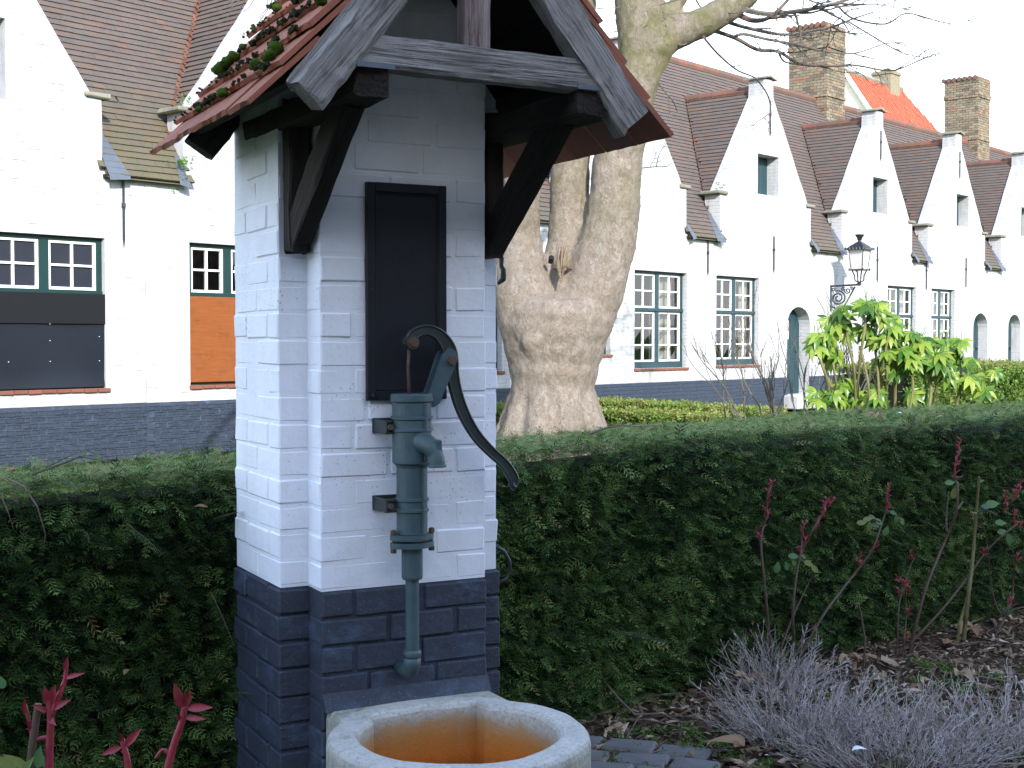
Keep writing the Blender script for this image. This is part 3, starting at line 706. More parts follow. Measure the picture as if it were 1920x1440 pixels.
m = MB(); m.lathe(0, 0, [(.023, .050), (.0245, .055), (.0245, .064), (.022, .070)], 20); m.tube([(0, 0, .055), (0, .002, .032), (0, .012, .014), (.001, .035, .006), (.002, .093, .005)], [.0225, .0235, .0235, .021, .0195], 18)
m.build('pipe_elbow', M['pump'], pump, smooth=True)
for z in (.672, .462):
    m = MB(); m.box(-.078, -.036, -.002, .014, z - .018, z - .010, .002); m.box(-.078, -.036, -.002, .014, z + .010, z + .018, .002); m.box(-.076, -.069, -.004, .09, z - .018, z + .018, .003); m.box(-.078, .078, .084, .0925, z - .02, z + .02, .002)
    m.build('wall_clamp', M['handle'], pump)
    m = MB(); m.tube([(-.064, -.012, z), (-.064, .02, z)], .0085, 6); m.build('clamp_bolt', M['rust'], pump)

# ------------------------------------------------------------------ stone basin
bas = thing('water_basin', 'round concrete water basin with rust orange inside below the hand pump', 'basin', PB, PA)
bcx, bcy, RO, RI = .318, -.46, .333, .25
angs = sorted(set([2 * math.pi * k / 112 for k in range(112)] + [math.atan2(y - bcy, x - bcx) % (2 * math.pi) for x, y in ((.575, -.115), (.09, -.115), (.484, -.222), (.171, -.222))]))
def ray_rect(a, x0, x1, y1):
    c_, s_ = math.cos(a), math.sin(a); t = 9.
    if s_ > 1e-6: t = min(t, (y1 - bcy) / s_)
    else: return 0
    if c_ > 1e-6: t = min(t, (x1 - bcx) / c_)
    if c_ < -1e-6: t = min(t, (x0 - bcx) / c_)
    return t
ro = [max(RO, ray_rect(a, .09, .575, -.115)) for a in angs]; ri = [max(RI, ray_rect(a, .171, .484, -.222)) for a in angs]
prof = [(0, -.012, .0), (0, .0, .20), (0, .0, .44), (0, -.003, .453), (0, -.009, .461), (0, -.02, .465), (1, .016, .465), (1, .007, .461), (1, .001, .452), (1, .0, .44), (1, -.004, .25), (1, -.012, .13), (1, -.04, .112)]
vs = []; n = len(angs)
for kind, off, z in prof:
    for i, a in enumerate(angs):
        r_ = (ri[i] if kind else ro[i]) + off; wob = .0015 * math.sin(7 * a) + .001 * math.sin(17 * a + 1)
        vs.append((bcx + (r_ + wob) * math.cos(a), bcy + (r_ + wob) * math.sin(a), z + .0012 * math.sin(5 * a)))
f = [(i * n + k, i * n + (k + 1) % n, (i + 1) * n + (k + 1) % n, (i + 1) * n + k) for i in range(len(prof) - 1) for k in range(n)]
f.append(tuple((len(prof) - 1) * n + k for k in range(n)))
m = MB(); m.add(vs, f); m.build('basin_body', M['basin'], bas, fix=True)

# black cable loop beside the shaft
m = MB(); pts = [S(x, y, .2) for x, y in ((930, 1024), (945, 1034), (955, 1052), (957, 1070), (950, 1086), (930, 1095))]
m.tube(pts, .0065, 8); o = m.build('cable', M['handle'], None, smooth=True); o.location = PB; o.rotation_euler = (0, 0, PA)
tag(o, 'black cable loop sticking out of the right side of the pump shaft', 'cable')
m = MB(); m.tube([S(x, y, .2) for x, y in ((934, 478), (941, 484), (940, 498), (944, 506), (943, 524), (934, 532))], [.006, .009, .007, .009, .01, .005], 8)
o = m.build('iron_hook', M['handle'], None, smooth=True); o.location = PB; o.rotation_euler = (0, 0, PA)
tag(o, 'small black iron hook on the right edge of the pump shaft', 'hook')
# ------------------------------------------------------------------ terrace of gabled houses
TH = math.atan((3150 - 960) / (FPX / math.cos(PITCH))); FA = math.pi / 2 - TH
FN = Vector((math.cos(TH), -math.sin(TH), 0)); FD = Vector((math.sin(TH), math.cos(TH), 0)); FP0 = FN * -14.4
def fac(x, y, n=0.0):                    # picture point -> (s, z) on the facade plane, n metres behind it
    r = ray(x, y); t = -(14.4 + n) / (r.x * math.cos(TH) - r.y * math.sin(TH)); p = r * t
    return p.x * math.sin(TH) + p.y * math.cos(TH), EYE + p.z
def project(p):
    q = p - Vector((0, 0, EYE)); f_ = Vector((0, math.cos(PITCH), -math.sin(PITCH))); u_ = Vector((0, math.sin(PITCH), math.cos(PITCH)))
    d = q.dot(f_); return (960 + FPX * q.x / d, 720 - FPX * q.dot(u_) / d, d)
EAVE, RUN, RISE, CRISE = 3.62, 1.52, 4.12, 3.12
CRN = {-1: 2.19, 1: 1.70}
LM = {}
def tile_tpl(W, L, T):
    v = np.array([(-W / 2, 0, T), (W / 2, 0, T), (W / 2, L, .002), (-W / 2, L, .002), (-W / 2, 0, -.004), (W / 2, 0, -.004)])
    return v
TW, TE = .165, .1
def arch(x0, x1, z0, z1, n=10):
    r_ = (x1 - x0) / 2; zs = z1 - r_ * .8; xm = (x0 + x1) / 2
    return [(x0, z0), (x1, z0)] + [(xm + r_ * math.cos(math.pi * k / n), zs + r_ * .8 * math.sin(math.pi * k / n)) for k in range(n + 1)]
def rough(loop, j=.012, step=.35):
    out = []
    for i, p in enumerate(loop):
        q = loop[(i + 1) % len(loop)]; L = math.hypot(q[0] - p[0], q[1] - p[1]); n = max(1, int(L / step))
        for k in range(n):
            t = k / n; jj = j if k else 0
            out.append((p[0] + (q[0] - p[0]) * t + rnd.uniform(-jj, jj), p[1] + (q[1] - p[1]) * t + rnd.uniform(-jj, jj)))
    return out
def bars(name, lst, y0, y1, mat, parent, b=.004):
    m = MB()
    for x0, x1, z0, z1 in lst: m.box(x0, x1, y0, y1, z0, z1, b)
    return m.build(name, mat, parent)
def window(par, x0, x1, z0, z1, zt, y=.13, rows=(2, 3), cols=2, curtain=None, paint='teal', board=None, only_top=False):
    """casement with mullion and transom; board = material of a sheet fixed over the lower lights"""
    fr = .075; xm = (x0 + x1) / 2; mu = .062
    m = MB()
    for bx in ((x0, x0 + fr, z0, z1), (x1 - fr, x1, z0, z1), (x0 + fr, x1 - fr, z1 - .05, z1), (x0 + fr, x1 - fr, z0, z0 + .12)): m.box(bx[0], bx[1], y - .03, y + .06, bx[2], bx[3], .004)
    m.box(xm - mu, xm + mu, y - .032, y + .058, z0 + .121, z1 - .051, .004)
    m.box(x0 + .002, x1 - .002, y - .055, y + .05, zt - .035, zt + .035, .012)
    win = m.build('window', M[paint], par)
    for (a, b_) in ((x0 + fr, xm - mu), (xm + mu, x1 - fr)):
        for (c, d, nr) in ((zt + .036, z1 - .051, rows[0]), (z0 + .121, zt - .036, rows[1])):
            if board and c < zt: continue
            t_ = .032; lst = [(a, a + t_, c, d), (b_ - t_, b_, c, d), (a + t_, b_ - t_, c, c + t_), (a + t_, b_ - t_, d - t_, d)]
            for k in range(1, cols): xx = a + (b_ - a) * k / cols; lst.append((xx - .013, xx + .013, c + t_, d - t_))
            m = MB()
            for q in lst: m.box(q[0], q[1], y - .012, y + .03, q[2], q[3])
            for k in range(1, nr):
                zz = c + (d - c) * k / nr; m.box(a + t_, b_ - t_, y - .0135, y + .028, zz - .013, zz + .013)
            m.build('sash', M['white_paint'], win)
            for i in range(cols):
                for k in range(nr):
                    g = MB(); px0 = a + (b_ - a) * i / cols + .004; px1 = a + (b_ - a) * (i + 1) / cols - .004; pz0 = c + (d - c) * k / nr + .004; pz1 = c + (d - c) * (k + 1) / nr - .004
                    tl = [rnd.uniform(-.0025, .0025) for _ in range(4)]
                    g.add([(px0, y + .012 + tl[0], pz0), (px1, y + .012 + tl[1], pz0), (px1, y + .012 + tl[2], pz1), (px0, y + .012 + tl[3], pz1)], [(0, 1, 2, 3)])
                    g.build('pane', M['glass_grey' if board and paint == 'teal_green' and x0 < .4 and x1 > 1.8 else 'glass'], win)
    bk = MB(); bk.box(x0 - .3, x1 + .3, 1.1, 1.12, z0 - .3, z1 + .2); bk.build('unlit_room_board', M['hollow_dark'], win)  # flat dark board stands in for the unlit room
    if curtain:
        for a, b_ in curtain:
            m = MB(); n = 16; vs = []
            for i in range(n + 1):
                for z in (z0 + .1, z1): vs.append((a + (b_ - a) * i / n, y + .17 + .035 * math.sin(i * 2.1) + rnd.uniform(-.01, .01), z))
            m.add(vs, [(2 * i, 2 * i + 2, 2 * i + 3, 2 * i + 1) for i in range(n)]); m.build('curtain', M['curtain'], win, smooth=True)
    return win
def sill(par, x0, x1, z, mat='brick_red', wtile=.185):
    n = max(3, round((x1 - x0) / wtile))
    for k in range(n):
        a = x0 + (x1 - x0) * k / n; m = MB(); m.box(a + .004, a + (x1 - x0) / n - .004, -.035, .1, z - .05 + rnd.uniform(-.003, .003), z - .002, .006, .002); m.build('brick', M[mat], par)
def anchor(par, x, z0, z1):
    m = MB(); m.box(x - .012, x + .012, -.035, -.012, z0 + .1, z1, .003); m.tube([(x, -.024, z0 + .1), (x, -.024, z0)], [.016, .003], 6)
    m.tube([(x, -.024, z0 + (z1 - z0) * .6), (x, -.024, z0 + (z1 - z0) * .6 + .05)], .026, 8); m.box(x - .01, x + .01, -.02, .02, z0 + (z1 - z0) * .6, z0 + (z1 - z0) * .6 + .03)
    m.build('wall_anchor', M['iron'], par)
def terrace_house(c, xl, xr, label, openings, gable=True, ntile=0, brickwork=False, name='gabled_house'):
    loc = FP0 + FD * c
    h = thing(name, label, 'house', loc, FA, 'white gabled terrace houses')
    W2 = 1.84
    if gable:
        outer = [(xl, 0), (xr, 0), (xr, EAVE - .02), (W2, EAVE - .02), (W2, 4.37), (1.72, 4.39), (.2, 6.55), (.19, 6.9), (-.19, 6.9), (-.2, 6.55), (-1.72, 4.39), (-W2, 4.37), (-W2, EAVE - .02), (xl, EAVE - .02)]
    else: outer = [(xl, 0), (xr, 0), (xr, EAVE - .02), (xl, EAVE - .02)]
    holes = [o['loop'] for o in openings]; m = MB()
    PT = .70
    # wall face, cut at the plinth line
    lo = rough(outer, .012, .3)
    m.holed([lo] + holes, 0, [.36] + [o['y'] for o in openings]); m.build('wall', M['white_brick' if brickwork else 'white_far'], h)
    m = MB(); m.prism([(xl, .0), (xr, 0), (xr, EAVE - .1), (xl, EAVE - .1)], 1.2, 1.25)
    m.box(xl, xr, 5.3, 5.4, 0, EAVE); m.build('rear_wall', M['white_far'], h, fix=True)
    # plinth band, leaving door openings free
    cuts = sorted((min(p[0] for p in o['loop']), max(p[0] for p in o['loop'])) for o in openings if min(p[1] for p in o['loop']) < PT); x = xl; m = MB()
    for a, b_ in cuts + [(xr, xr)]:
        if a > x: m.box(x, a, -.018, .02, 0, PT - .02 + rnd.uniform(0, .01))
        x = b_
    pln = m.build('plinth', M['plinth_far'] if not brickwork else M['plinth'], h)
    # coping and shoulder stones
    if gable:
        for s_ in (-1, 1):
            m = MB(); m.box(s_ * 1.78 - .17, s_ * 1.78 + .17, -.05, .42, 4.375, 4.44, .015, .006); m.build('shoulder_stone', M['capstone'], h)
        for s_ in (-1, 1):
            m = MB(); m.prism([(0, 6.99), (s_ * .27, 6.93), (s_ * .27, 6.895), (0, 6.95)] if s_ > 0 else [(0, 6.99), (0, 6.95), (-.27, 6.895), (-.27, 6.93)], -.06, .44); m.build('peak_stone', M['capstone'], h, fix=True)
        anchor(h, 0.05, 5.72, 6.45)
    # roof boarding under the tiles
    rb = MB(); rz_ = EAVE - .04; yr = RISE / RUN
    for a, b_, ya in (((xl, -1.86, -.1), (-1.86, 1.86, .37), (1.86, xr, -.1)) if gable else ((xl, xr, -.1),)):
        if b_ - a > .01: rb.add([(a, ya, rz_ + ya * RUN), (b_, ya, rz_ + ya * RUN), (b_, yr, rz_ + RISE), (a, yr, rz_ + RISE)], [(0, 1, 2, 3)])
    rb.add([(xl, yr, rz_ + RISE), (xr, yr, rz_ + RISE), (xl, 2 * yr + .1, rz_ - .15), (xr, 2 * yr + .1, rz_ - .15)], [(0, 1, 3, 2)])
    if gable:
        for s_ in (-1, 1):
            CRUN = CRN[s_]
            if s_ < 0: q_ = (CRUN - 1.84) / CRUN * CRISE; rb.add([(0, .3, rz_ + CRISE), (0, CRISE / RUN, rz_ + CRISE), (-1.84, q_ / RUN, rz_ + q_), (-1.84, .3, rz_ + q_)], [(0, 1, 2, 3)])
            else: rb.add([(0, .3, rz_ + CRISE), (0, CRISE / RUN, rz_ + CRISE), (s_ * CRUN, .02, rz_), (s_ * CRUN, .3, rz_)], [(0, 1, 2, 3)])
    TM = M['tile_old_moss' if brickwork else 'tile_old']; roof_ = rb.build('roof', TM, h)
    # tiles: (position, u, v)
    P = []; U = []; VV = []; sv = math.hypot(1, RUN); vm = (0, 1 / sv, RUN / sv)
    nrow = int((RISE + .17) / (TE * RUN / sv)) + 1
    for k in range(nrow):
        hh = -.17 + k * TE * RUN / sv; y = hh / RUN; inr = gable and hh < CRISE; gl_, gr_ = CRN[-1] * (1 - hh / CRISE), CRN[1] * (1 - hh / CRISE)
        if gl_ > 1.85: gl_ = 1.85
        if y < .36: gr_ = 1.85; gl_ = 1.85
        segs = [(xl, -gl_), (gr_, xr)] if inr else [(xl, xr)]
        if gable and hh < 0: segs = [(xl, -1.86), (1.86, xr)]
        for a, b_ in segs:
            if b_ - a < .03: continue
            x = a - (k % 2) * TW / 2
            while x < b_ - .02:
                xc = x + TW / 2
                if xc > a - .05 and xc < b_ + .05: P.append((xc, y, EAVE + hh + .01)); U.append((1, 0, 0)); VV.append(vm)
                x += TW
    if gable:
        for s_ in (-1, 1):
            CRUN = CRN[s_]; sc_ = math.hypot(CRUN, CRISE)
            v = (-s_ * CRUN / sc_, 0, CRISE / sc_); u = (0, float(s_), 0); k = 0
            while True:
                hh = -.02 + k * TE * CRISE / sc_
                if hh > CRISE - .02: break
                x = s_ * CRUN * (1 - hh / CRISE); y1 = hh / RUN; y0 = .34 if abs(x) < 1.86 else 99; y = y0 + (k % 2) * TW / 2
                while y < y1 + .04: P.append((x, y, EAVE + hh + .01)); U.append(u); VV.append(v); y += TW
                k += 1
    P = np.array(P); U = np.array(U); VV = np.array(VV); Nn = np.cross(U, VV); N = len(P)
    P = P + NR.normal(0, .0013, P.shape); tl = NR.normal(0, .008, (N, 1)); U2 = U + VV * tl; U2 /= np.linalg.norm(U2, axis=1, keepdims=True); V2 = np.cross(Nn, U2)
    rot = np.stack([U2, V2, Nn], axis=2)
    tv = tile_tpl(TW - .0008, TE * 1.25, .024); tq = np.array([(0, 1, 2, 3), (4, 5, 1, 0), (4, 0, 3, 4), (5, 2, 1, 5)]); tq3 = np.array([(0, 1, 2), (0, 2, 3), (4, 5, 1), (4, 1, 0), (4, 0, 3), (5, 2, 1)])
    sel = []
    if ntile:
        cA, sA = math.cos(FA), math.sin(FA); cand = []
        for i in range(N):
            wp = Vector((loc.x + P[i, 0] * cA - P[i, 1] * sA, loc.y + P[i, 0] * sA + P[i, 1] * cA, P[i, 2])); q = project(wp)
            wn_ = Vector((Nn[i, 0] * cA - Nn[i, 1] * sA, Nn[i, 0] * sA + Nn[i, 1] * cA, Nn[i, 2]))
            if -15 < q[0] < 1935 and -15 < q[1] < 700 and wn_.dot(Vector((0, 0, EYE)) - wp) > 0 and not (435 < q[0] < 930): cand.append((q[2], i))
        cand.sort(); sel = [i for _, i in cand[:ntile]]
        if not LM.get(('t', brickwork)):
            me = bpy.data.meshes.new('tile'); me.from_pydata([tuple(x) for x in tv], [], [(0, 1, 2, 3), (4, 5, 1, 0), (4, 0, 3), (5, 2, 1)]); me.materials.append(TM); LM['t', brickwork] = me
        for i in sel:
            o = link('tile', LM['t', brickwork], roof_); r_ = rot[i]; p = P[i]
            o.matrix_local = Matrix(((r_[0, 0], r_[0, 1], r_[0, 2], p[0]), (r_[1, 0], r_[1, 1], r_[1, 2], p[1]), (r_[2, 0], r_[2, 1], r_[2, 2], p[2]), (0, 0, 0, 1)))
    keep = np.ones(N, bool); keep[sel] = False
    a, b_, _ = scatter(tv, tq3, P[keep], rot[keep], np.ones(keep.sum())); np_mesh('roof_tiles', a, b_, TM, roof_, 'stuff')
    # ridge and valley tiles
    m = MB(); x = xl
    while x < xr - .05:
        x1 = min(x + .33, xr); m.tube([(x, yr, EAVE + RISE - .02 + rnd.uniform(-.006, .006)), (x1 + .02, yr, EAVE + RISE - .025)], [.1, .112], 10); x = x1
    m.build('ridge_tiles', M['tile_ridge'], roof_, kind='stuff')
    if gable:
        m = MB(); y = .35; ye = CRISE / RUN + .1
        while y < ye: m.tube([(0, y, EAVE + CRISE - .03), (0, y + .33, EAVE + CRISE - .035)], [.115, .1], 10); y += .32
        m.build('ridge_tiles', M['tile_ridge'], roof_, kind='stuff')
        for s_ in (-1, 1):
            mm = MB(); CRUN = CRN[s_]; hh = .5 if s_ < 0 else .54
            while hh < CRISE - .02:
                x = s_ * CRUN * (1 - hh / CRISE); y = hh / RUN; z = EAVE + hh + .045
                up_ = Vector((-s_ * CRUN / CRISE, 1 / RUN, 1)).normalized(); sd = Vector((1, -s_ * .15, 0)).normalized() * s_; d0 = Vector((x, y, z))
                wv = .07 + rnd.uniform(-.008, .012); q = [d0 - sd * wv + Vector((0, -.02, .02)), d0 + Vector((0, 0, -.015)), d0 + sd * wv + Vector((0, -.02, .02))]; t2 = up_ * .13
                one = MB(); one.add([*q, *[k_ + t2 + Vector((0, 0, -.035)) for k_ in q]] + [k_ + Vector((0, 0, -.02)) for k_ in q], [(0, 1, 4, 3), (1, 2, 5, 4), (6, 7, 1, 0), (7, 8, 2, 1)])
                if ntile and s_ < 0: one.build('valley_tile', M['tile_valley'], roof_)
                else: mm.add(one.v, one.f)
                hh += .098
            if mm.v: mm.build('valley_tiles', M['tile_valley'], roof_, kind='stuff')
            # lead flashing where the eave meets the shoulder of the gable
            big = (s_ > 0) == bool(brickwork); m = MB(); xx = s_ * 1.85; dx_ = s_ * (.2 if big else .1); q_ = .36 if big else .16; ZZ = lambda y: EAVE + y * RUN + .05
            ya, yb_, yc = q_ / RUN, -.13, -.15
            m.add([(xx, ya, ZZ(ya)), (xx + dx_ * .7, ya * .9, ZZ(ya * .9)), (xx + dx_ * 1.5, yb_, ZZ(yb_)), (xx, yc, ZZ(yc)), (xx + dx_ * 1.5, yb_ - .01, ZZ(yb_) - .05), (xx, yc - .01, ZZ(yc) - .05)], [(0, 1, 2, 3), (3, 2, 4, 5)]); m.build('lead_flashing', M['lead'], h)
    # eave board
    for a, b_ in (((xl, -1.85), (1.85, xr)) if gable else ((xl, xr),)):
        if b_ - a > .05: m = MB(); m.box(a, b_, -.09, .0, EAVE - .19, EAVE - .15); m.build('eave_board', M['timber_dark'], h)
    if brickwork:        # the limewashed bricks of the near wall: relief, too many to pick out one by one
        hl = [o['loop'] for o in openings]
        def free(x0, x1, z0, z1):
            for lp in hl:
                a0, a1 = min(p[0] for p in lp) - .01, max(p[0] for p in lp) + .01; b0, b1 = min(p[1] for p in lp) - .01, max(p[1] for p in lp) + .01
                if x1 > a0 and x0 < a1 and z1 > b0 and z0 < b1: return False
            return True
        m = MB(); nb = 0
        for k in range(int(6.4 / .072)):
            z0 = k * .072 + .004; z1 = z0 + .064; x = xl + (k % 2) * .1
            while x < xr - .05:
                x1 = min(x + .19, xr)
                ok = free(x, x1, z0, z1) and (z1 < EAVE - .05 or (gable and z1 < 4.35 and abs(x) < W2 - .02 and abs(x1) < W2 - .02) or (gable and 4.42 < z1 < 6.4 and max(abs(x), abs(x1)) < .17 + (6.5 - z1) * .69))
                q = project(loc + FD * ((x + x1) / 2) + Vector((0, 0, z0)))
                if ok and z1 < PT - .02:
                    if -30 < q[0] < 470 and nb < 296:
                        b1_ = MB(); b1_.box(x + .003, x1 - .003, -.018 - rnd.uniform(.002, .012), -.01, z0, z1, .005, .003); b1_.build('brick', M['plinth_far'], h); nb += 1
                elif ok and q[0] < 480 and rnd.random() < .72:
                    m.box(x + rnd.uniform(0, .01), x1 - rnd.uniform(0, .01), -rnd.uniform(.001, .0055), .004, z0, z1, .0035, .0018)
                x = x1 + .01
        m.build('wall_bricks', M['white_brick'], h, kind='stuff')
    return h
def O(s0, s1, z0, z1, y=.13, c=0, kind='win'):
    loop = [(s0 - c, z0), (s1 - c, z0), (s1 - c, z1), (s0 - c, z1)] if kind != 'arch' else arch(s0 - c, s1 - c, z0, z1)
    return dict(loop=loop, y=y)
def door(par, x0, x1, z0, z1, y=.28):
    lp = arch(x0 - .0, x1 + .0, z0, z1); r_ = (x1 - x0) / 2; zs = z1 - r_ * .8; xm = (x0 + x1) / 2
    m = MB(); m.prism(lp, y + .012, y + .04); d = m.build('door', M['teal'], par, fix=True)
    n = 5
    for k in range(n):
        a = x0 + (x1 - x0) * k / n + .004; b_ = x0 + (x1 - x0) * (k + 1) / n - .004
        f_ = lambda x: zs + .8 * math.sqrt(max(0, r_ * r_ - (x - xm) ** 2)) - .006
        m = MB(); m.prism([(a, z0), (b_, z0), (b_, f_(b_)), ((a + b_) / 2, f_((a + b_) / 2)), (a, f_(a))], y - .012, y + .011); m.build('plank', M['teal'], d, fix=True)
    m = MB(); m.box(x1 - .16, x1 - .12, y - .05, y - .013, z0 + .9, z0 + .98, .006); m.build('handle', M['iron'], d)
    m = MB(); m.box(x0 - .15, x1 + .15, -.35, y + .1, 0, z0 - .004, .02); m.build('doorstep', M['white_brick'], par)
    return d
def hatch(par, x0, x1, z0, z1, y=.3, paint='teal', light=False):
    m = MB(); m.box(x0, x1, y, y + .03, z0, z1); d = m.build('hatch', M[paint], par)
    n = 3
    for k in range(n):
        m = MB(); m.box(x0 + (x1 - x0) * k / n + .004, x0 + (x1 - x0) * (k + 1) / n - .004, y - .022, y - .001, z0 + .05, z1 - .01, .004); m.build('plank', M[paint], d)
    m = MB(); m.box(x0, x1, y - .05, y - .023, z0, z0 + .06, .004); m.build('hatch_rail', M[paint], d)
    if light:
        lx = x0 + (x1 - x0) * .3; m = MB()
        for q in ((lx, lx + .025, z1 - .36, z1 - .14), (lx + .13, lx + .155, z1 - .36, z1 - .14), (lx, lx + .155, z1 - .14, z1 - .115), (lx, lx + .155, z1 - .385, z1 - .36)): m.box(q[0], q[1], y - .04, y - .0225, q[2], q[3])
        m.build('hatch_window_frame', M['white_paint'], d)
# -- house 0 (left edge of the picture)
c = 7.08
h0 = terrace_house(c, -2.43, 2.43, 'white gabled house at the left edge with navy sheet over its lower window', [O(7.42, 8.95, .88, 2.70, .12, c), O(6.45, 7.7, 4.2, 5.12, .3, c)], ntile=300, brickwork=True)
w0 = window(h0, 7.42 - c, 8.95 - c, .88, 2.70, 2.03, y=.1, paint='teal_green', board=True)
m = MB(); m.box(7.5 - c, 8.9 - c, .2, .22, 1.95, 2.68); m.build('backing_board', M['backing'], w0)
m = MB(); vs = []; nx_, nz_ = 14, 10
for i in range(nx_ + 1):
    for k in range(nz_ + 1):
        u_, v_ = i / nx_, k / nz_; bulge = .012 * math.sin(u_ * 9 + v_ * 3) + .03 * (1 - v_) ** 6 * math.sin(u_ * 7)
        vs.append((7.40 - c + 1.56 * u_, .035 + bulge * .5 - (.02 if k == 0 else 0), .9 + 1.11 * v_))
m.add(vs, [(i * (nz_ + 1) + k, (i + 1) * (nz_ + 1) + k, (i + 1) * (nz_ + 1) + k + 1, i * (nz_ + 1) + k + 1) for i in range(nx_) for k in range(nz_)])
m.build('window_sheet', M['navy_sheet'], w0, smooth=True)
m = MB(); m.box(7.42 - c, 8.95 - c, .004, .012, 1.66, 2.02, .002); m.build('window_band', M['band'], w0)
for sx, sz in ((.3, .3), (.82, .55), (.82, .3), (1.47, .95), (1.47, .6), (1.47, .3), (.1, 1.08), (.82, 1.08), (1.47, 1.08), (.82, .75)):
    m = MB(); m.tube([(7.40 - c + sx, .02, .92 + sz * .98), (7.40 - c + sx, .01, .92 + sz * .98)], .005, 6); m.build('fixing_pin', M['white_paint'], w0)
sill(h0, 7.38 - c, 9.0 - c, .885)
hatch(h0, 6.45 - c, 7.7 - c, 4.2, 5.12, .28, 'teal_green')
anchor(h0, 9.2 - c, 2.6, 3.42)
# -- house 1 (mostly behind the pump shaft)
c = 11.94
h1 = terrace_house(c, -2.43, 2.43, 'white gabled house right of the left edge house with orange boarded window', [O(10.17, 11.46, .88, 2.72, .12, c), O(11.6, 12.3, 4.5, 5.3, .3, c)], ntile=300, brickwork=True)
w1 = window(h1, 10.17 - c, 11.46 - c, .88, 2.72, 2.05, y=.1, paint='teal_green', board=True)
m = MB(); m.box(10.17 - c + .005, 11.46 - c - .005, .025, .05, .92, 2.03, .003); o = m.build('window_board', M['plywood'], w1)
sill(h1, 10.15 - c, 11.5 - c, .885); hatch(h1, 11.6 - c, 12.3 - c, 4.5, 5.3)
# -- low link without a gable, seen between the stems of the tree
c = 15.93
h2 = terrace_house(c, -1.56, 1.34, 'plain white eaves-front house seen between the tree stems', [O(15.0, 16.2, .97, 2.75, .13, c)], gable=False, name='terrace_house')
window(h2, 15.0 - c, 16.2 - c, .97, 2.75, 2.02, curtain=[(-.9, 0)]); sill(h2, 14.95 - c, 16.25 - c, .97)
# -- house 3 behind the tree
c = 19.68
h3 = terrace_house(c, -2.41, 2.44, 'white gabled house partly hidden by the plane tree, tall curtained window', [O(17.95, 19.12, 1.22, 2.75, .13, c), O(19.85, 21.56, .95, 2.76, .13, c), O(19.28, 20.1, 4.5, 5.3, .3, c)], ntile=300)
window(h3, 17.95 - c, 19.12 - c, 1.22, 2.75, 2.04); sill(h3, 17.9 - c, 19.16 - c, 1.22)
window(h3, 19.85 - c, 21.56 - c, .95, 2.76, 2.04, curtain=[(20.75 - c, 21.5 - c)]); sill(h3, 19.83 - c, 21.6 - c, .95)
hatch(h3, 19.28 - c, 20.1 - c, 4.5, 5.3)
# -- house 4
c = 24.56
h4 = terrace_house(c, -2.44, 2.5, 'white gabled house with green hatch, tall window and arched door beside the shrubs', [O(22.6, 24.22, .97, 2.76, .13, c), O(25.4, 26.4, .30, 2.2, .28, c, 'arch'), O(24.15, 25.0, 4.5, 5.33, .3, c)], ntile=300)
window(h4, 22.6 - c, 24.22 - c, .97, 2.76, 2.04, curtain=[(23.9 - c, 24.2 - c)]); sill(h4, 22.58 - c, 24.26 - c, .97)
dr = door(h4, 25.4 - c, 26.4 - c, .30, 2.2)
m = MB(); m.box(25.78 - c, 25.92 - c, .262, .267, 1.5, 1.9); m.build('sign', M['paper'], dr)
m = MB(); m.box(25.795 - c, 25.905 - c, .2585, .2615, 1.68, 1.88); m.build('sign_print', M['sign_pink'], dr)
hatch(h4, 24.15 - c, 25.0 - c, 4.5, 5.33, light=True)
anchor(h4, 22.26 - c, 2.73, 3.45); anchor(h4, 24.79 - c, 2.88, 3.66)
# -- houses 5, 6, 7, 8
specs = [(29.68, -2.62, 2.42, 'white gabled house directly behind the street lantern', [O(30.2, 31.8, .97, 2.8, .13, 29.68), O(29.38, 30.15, 4.5, 5.33, .3, 29.68)], [(30.2, 31.8)], [], [(29.6, 2.84, 3.7)], (29.38, 30.15)),
         (34.3, -2.2, 2.42, 'third white gable from the right with flaking limewash above its window', [O(32.7, 34.15, .97, 2.8, .13, 34.3), O(35.4, 36.4, .30, 2.22, .28, 34.3, 'arch'), O(34.22, 35.0, 4.5, 5.33, .3, 34.3)], [(32.7, 34.15)], [(35.4, 36.4)], [(32.34, 2.72, 3.55), (34.83, 2.85, 3.68)], (34.22, 35.0)),
         (39.15, -2.43, 2.43, 'white gabled house at the right edge of the picture with arched door', [O(37.9, 38.85, .30, 2.22, .28, 39.15, 'arch'), O(38.8, 39.6, 4.5, 5.33, .3, 39.15), O(39.5, 41.0, .97, 2.8, .13, 39.15)], [(39.5, 41.0)], [(37.9, 38.85)], [], (38.8, 39.6)),
         (44.0, -2.42, 2.43, 'last white gabled house at the far right end of the terrace', [O(42.3, 43.8, .97, 2.8, .13, 44.0)], [(42.3, 43.8)], [], [], None)]
for c, xl, xr, lab, ops, wins, doors, ans, ht in specs:
    h = terrace_house(c, xl, xr, lab, ops)
    for a, b_ in wins: window(h, a - c, b_ - c, .97, 2.8, 2.08, curtain=[(a - c + .9, b_ - c)]); sill(h, a - c - .02, b_ - c + .04, .97)
    for a, b_ in doors: door(h, a - c, b_ - c, .30, 2.2)
    for x, z0, z1 in ans: anchor(h, x - c, z0, z1)
    if ht: hatch(h, ht[0] - c, ht[1] - c, 4.5, 5.33)
    if c == 29.68: hh5 = h
    if c == 39.15: hh7 = h
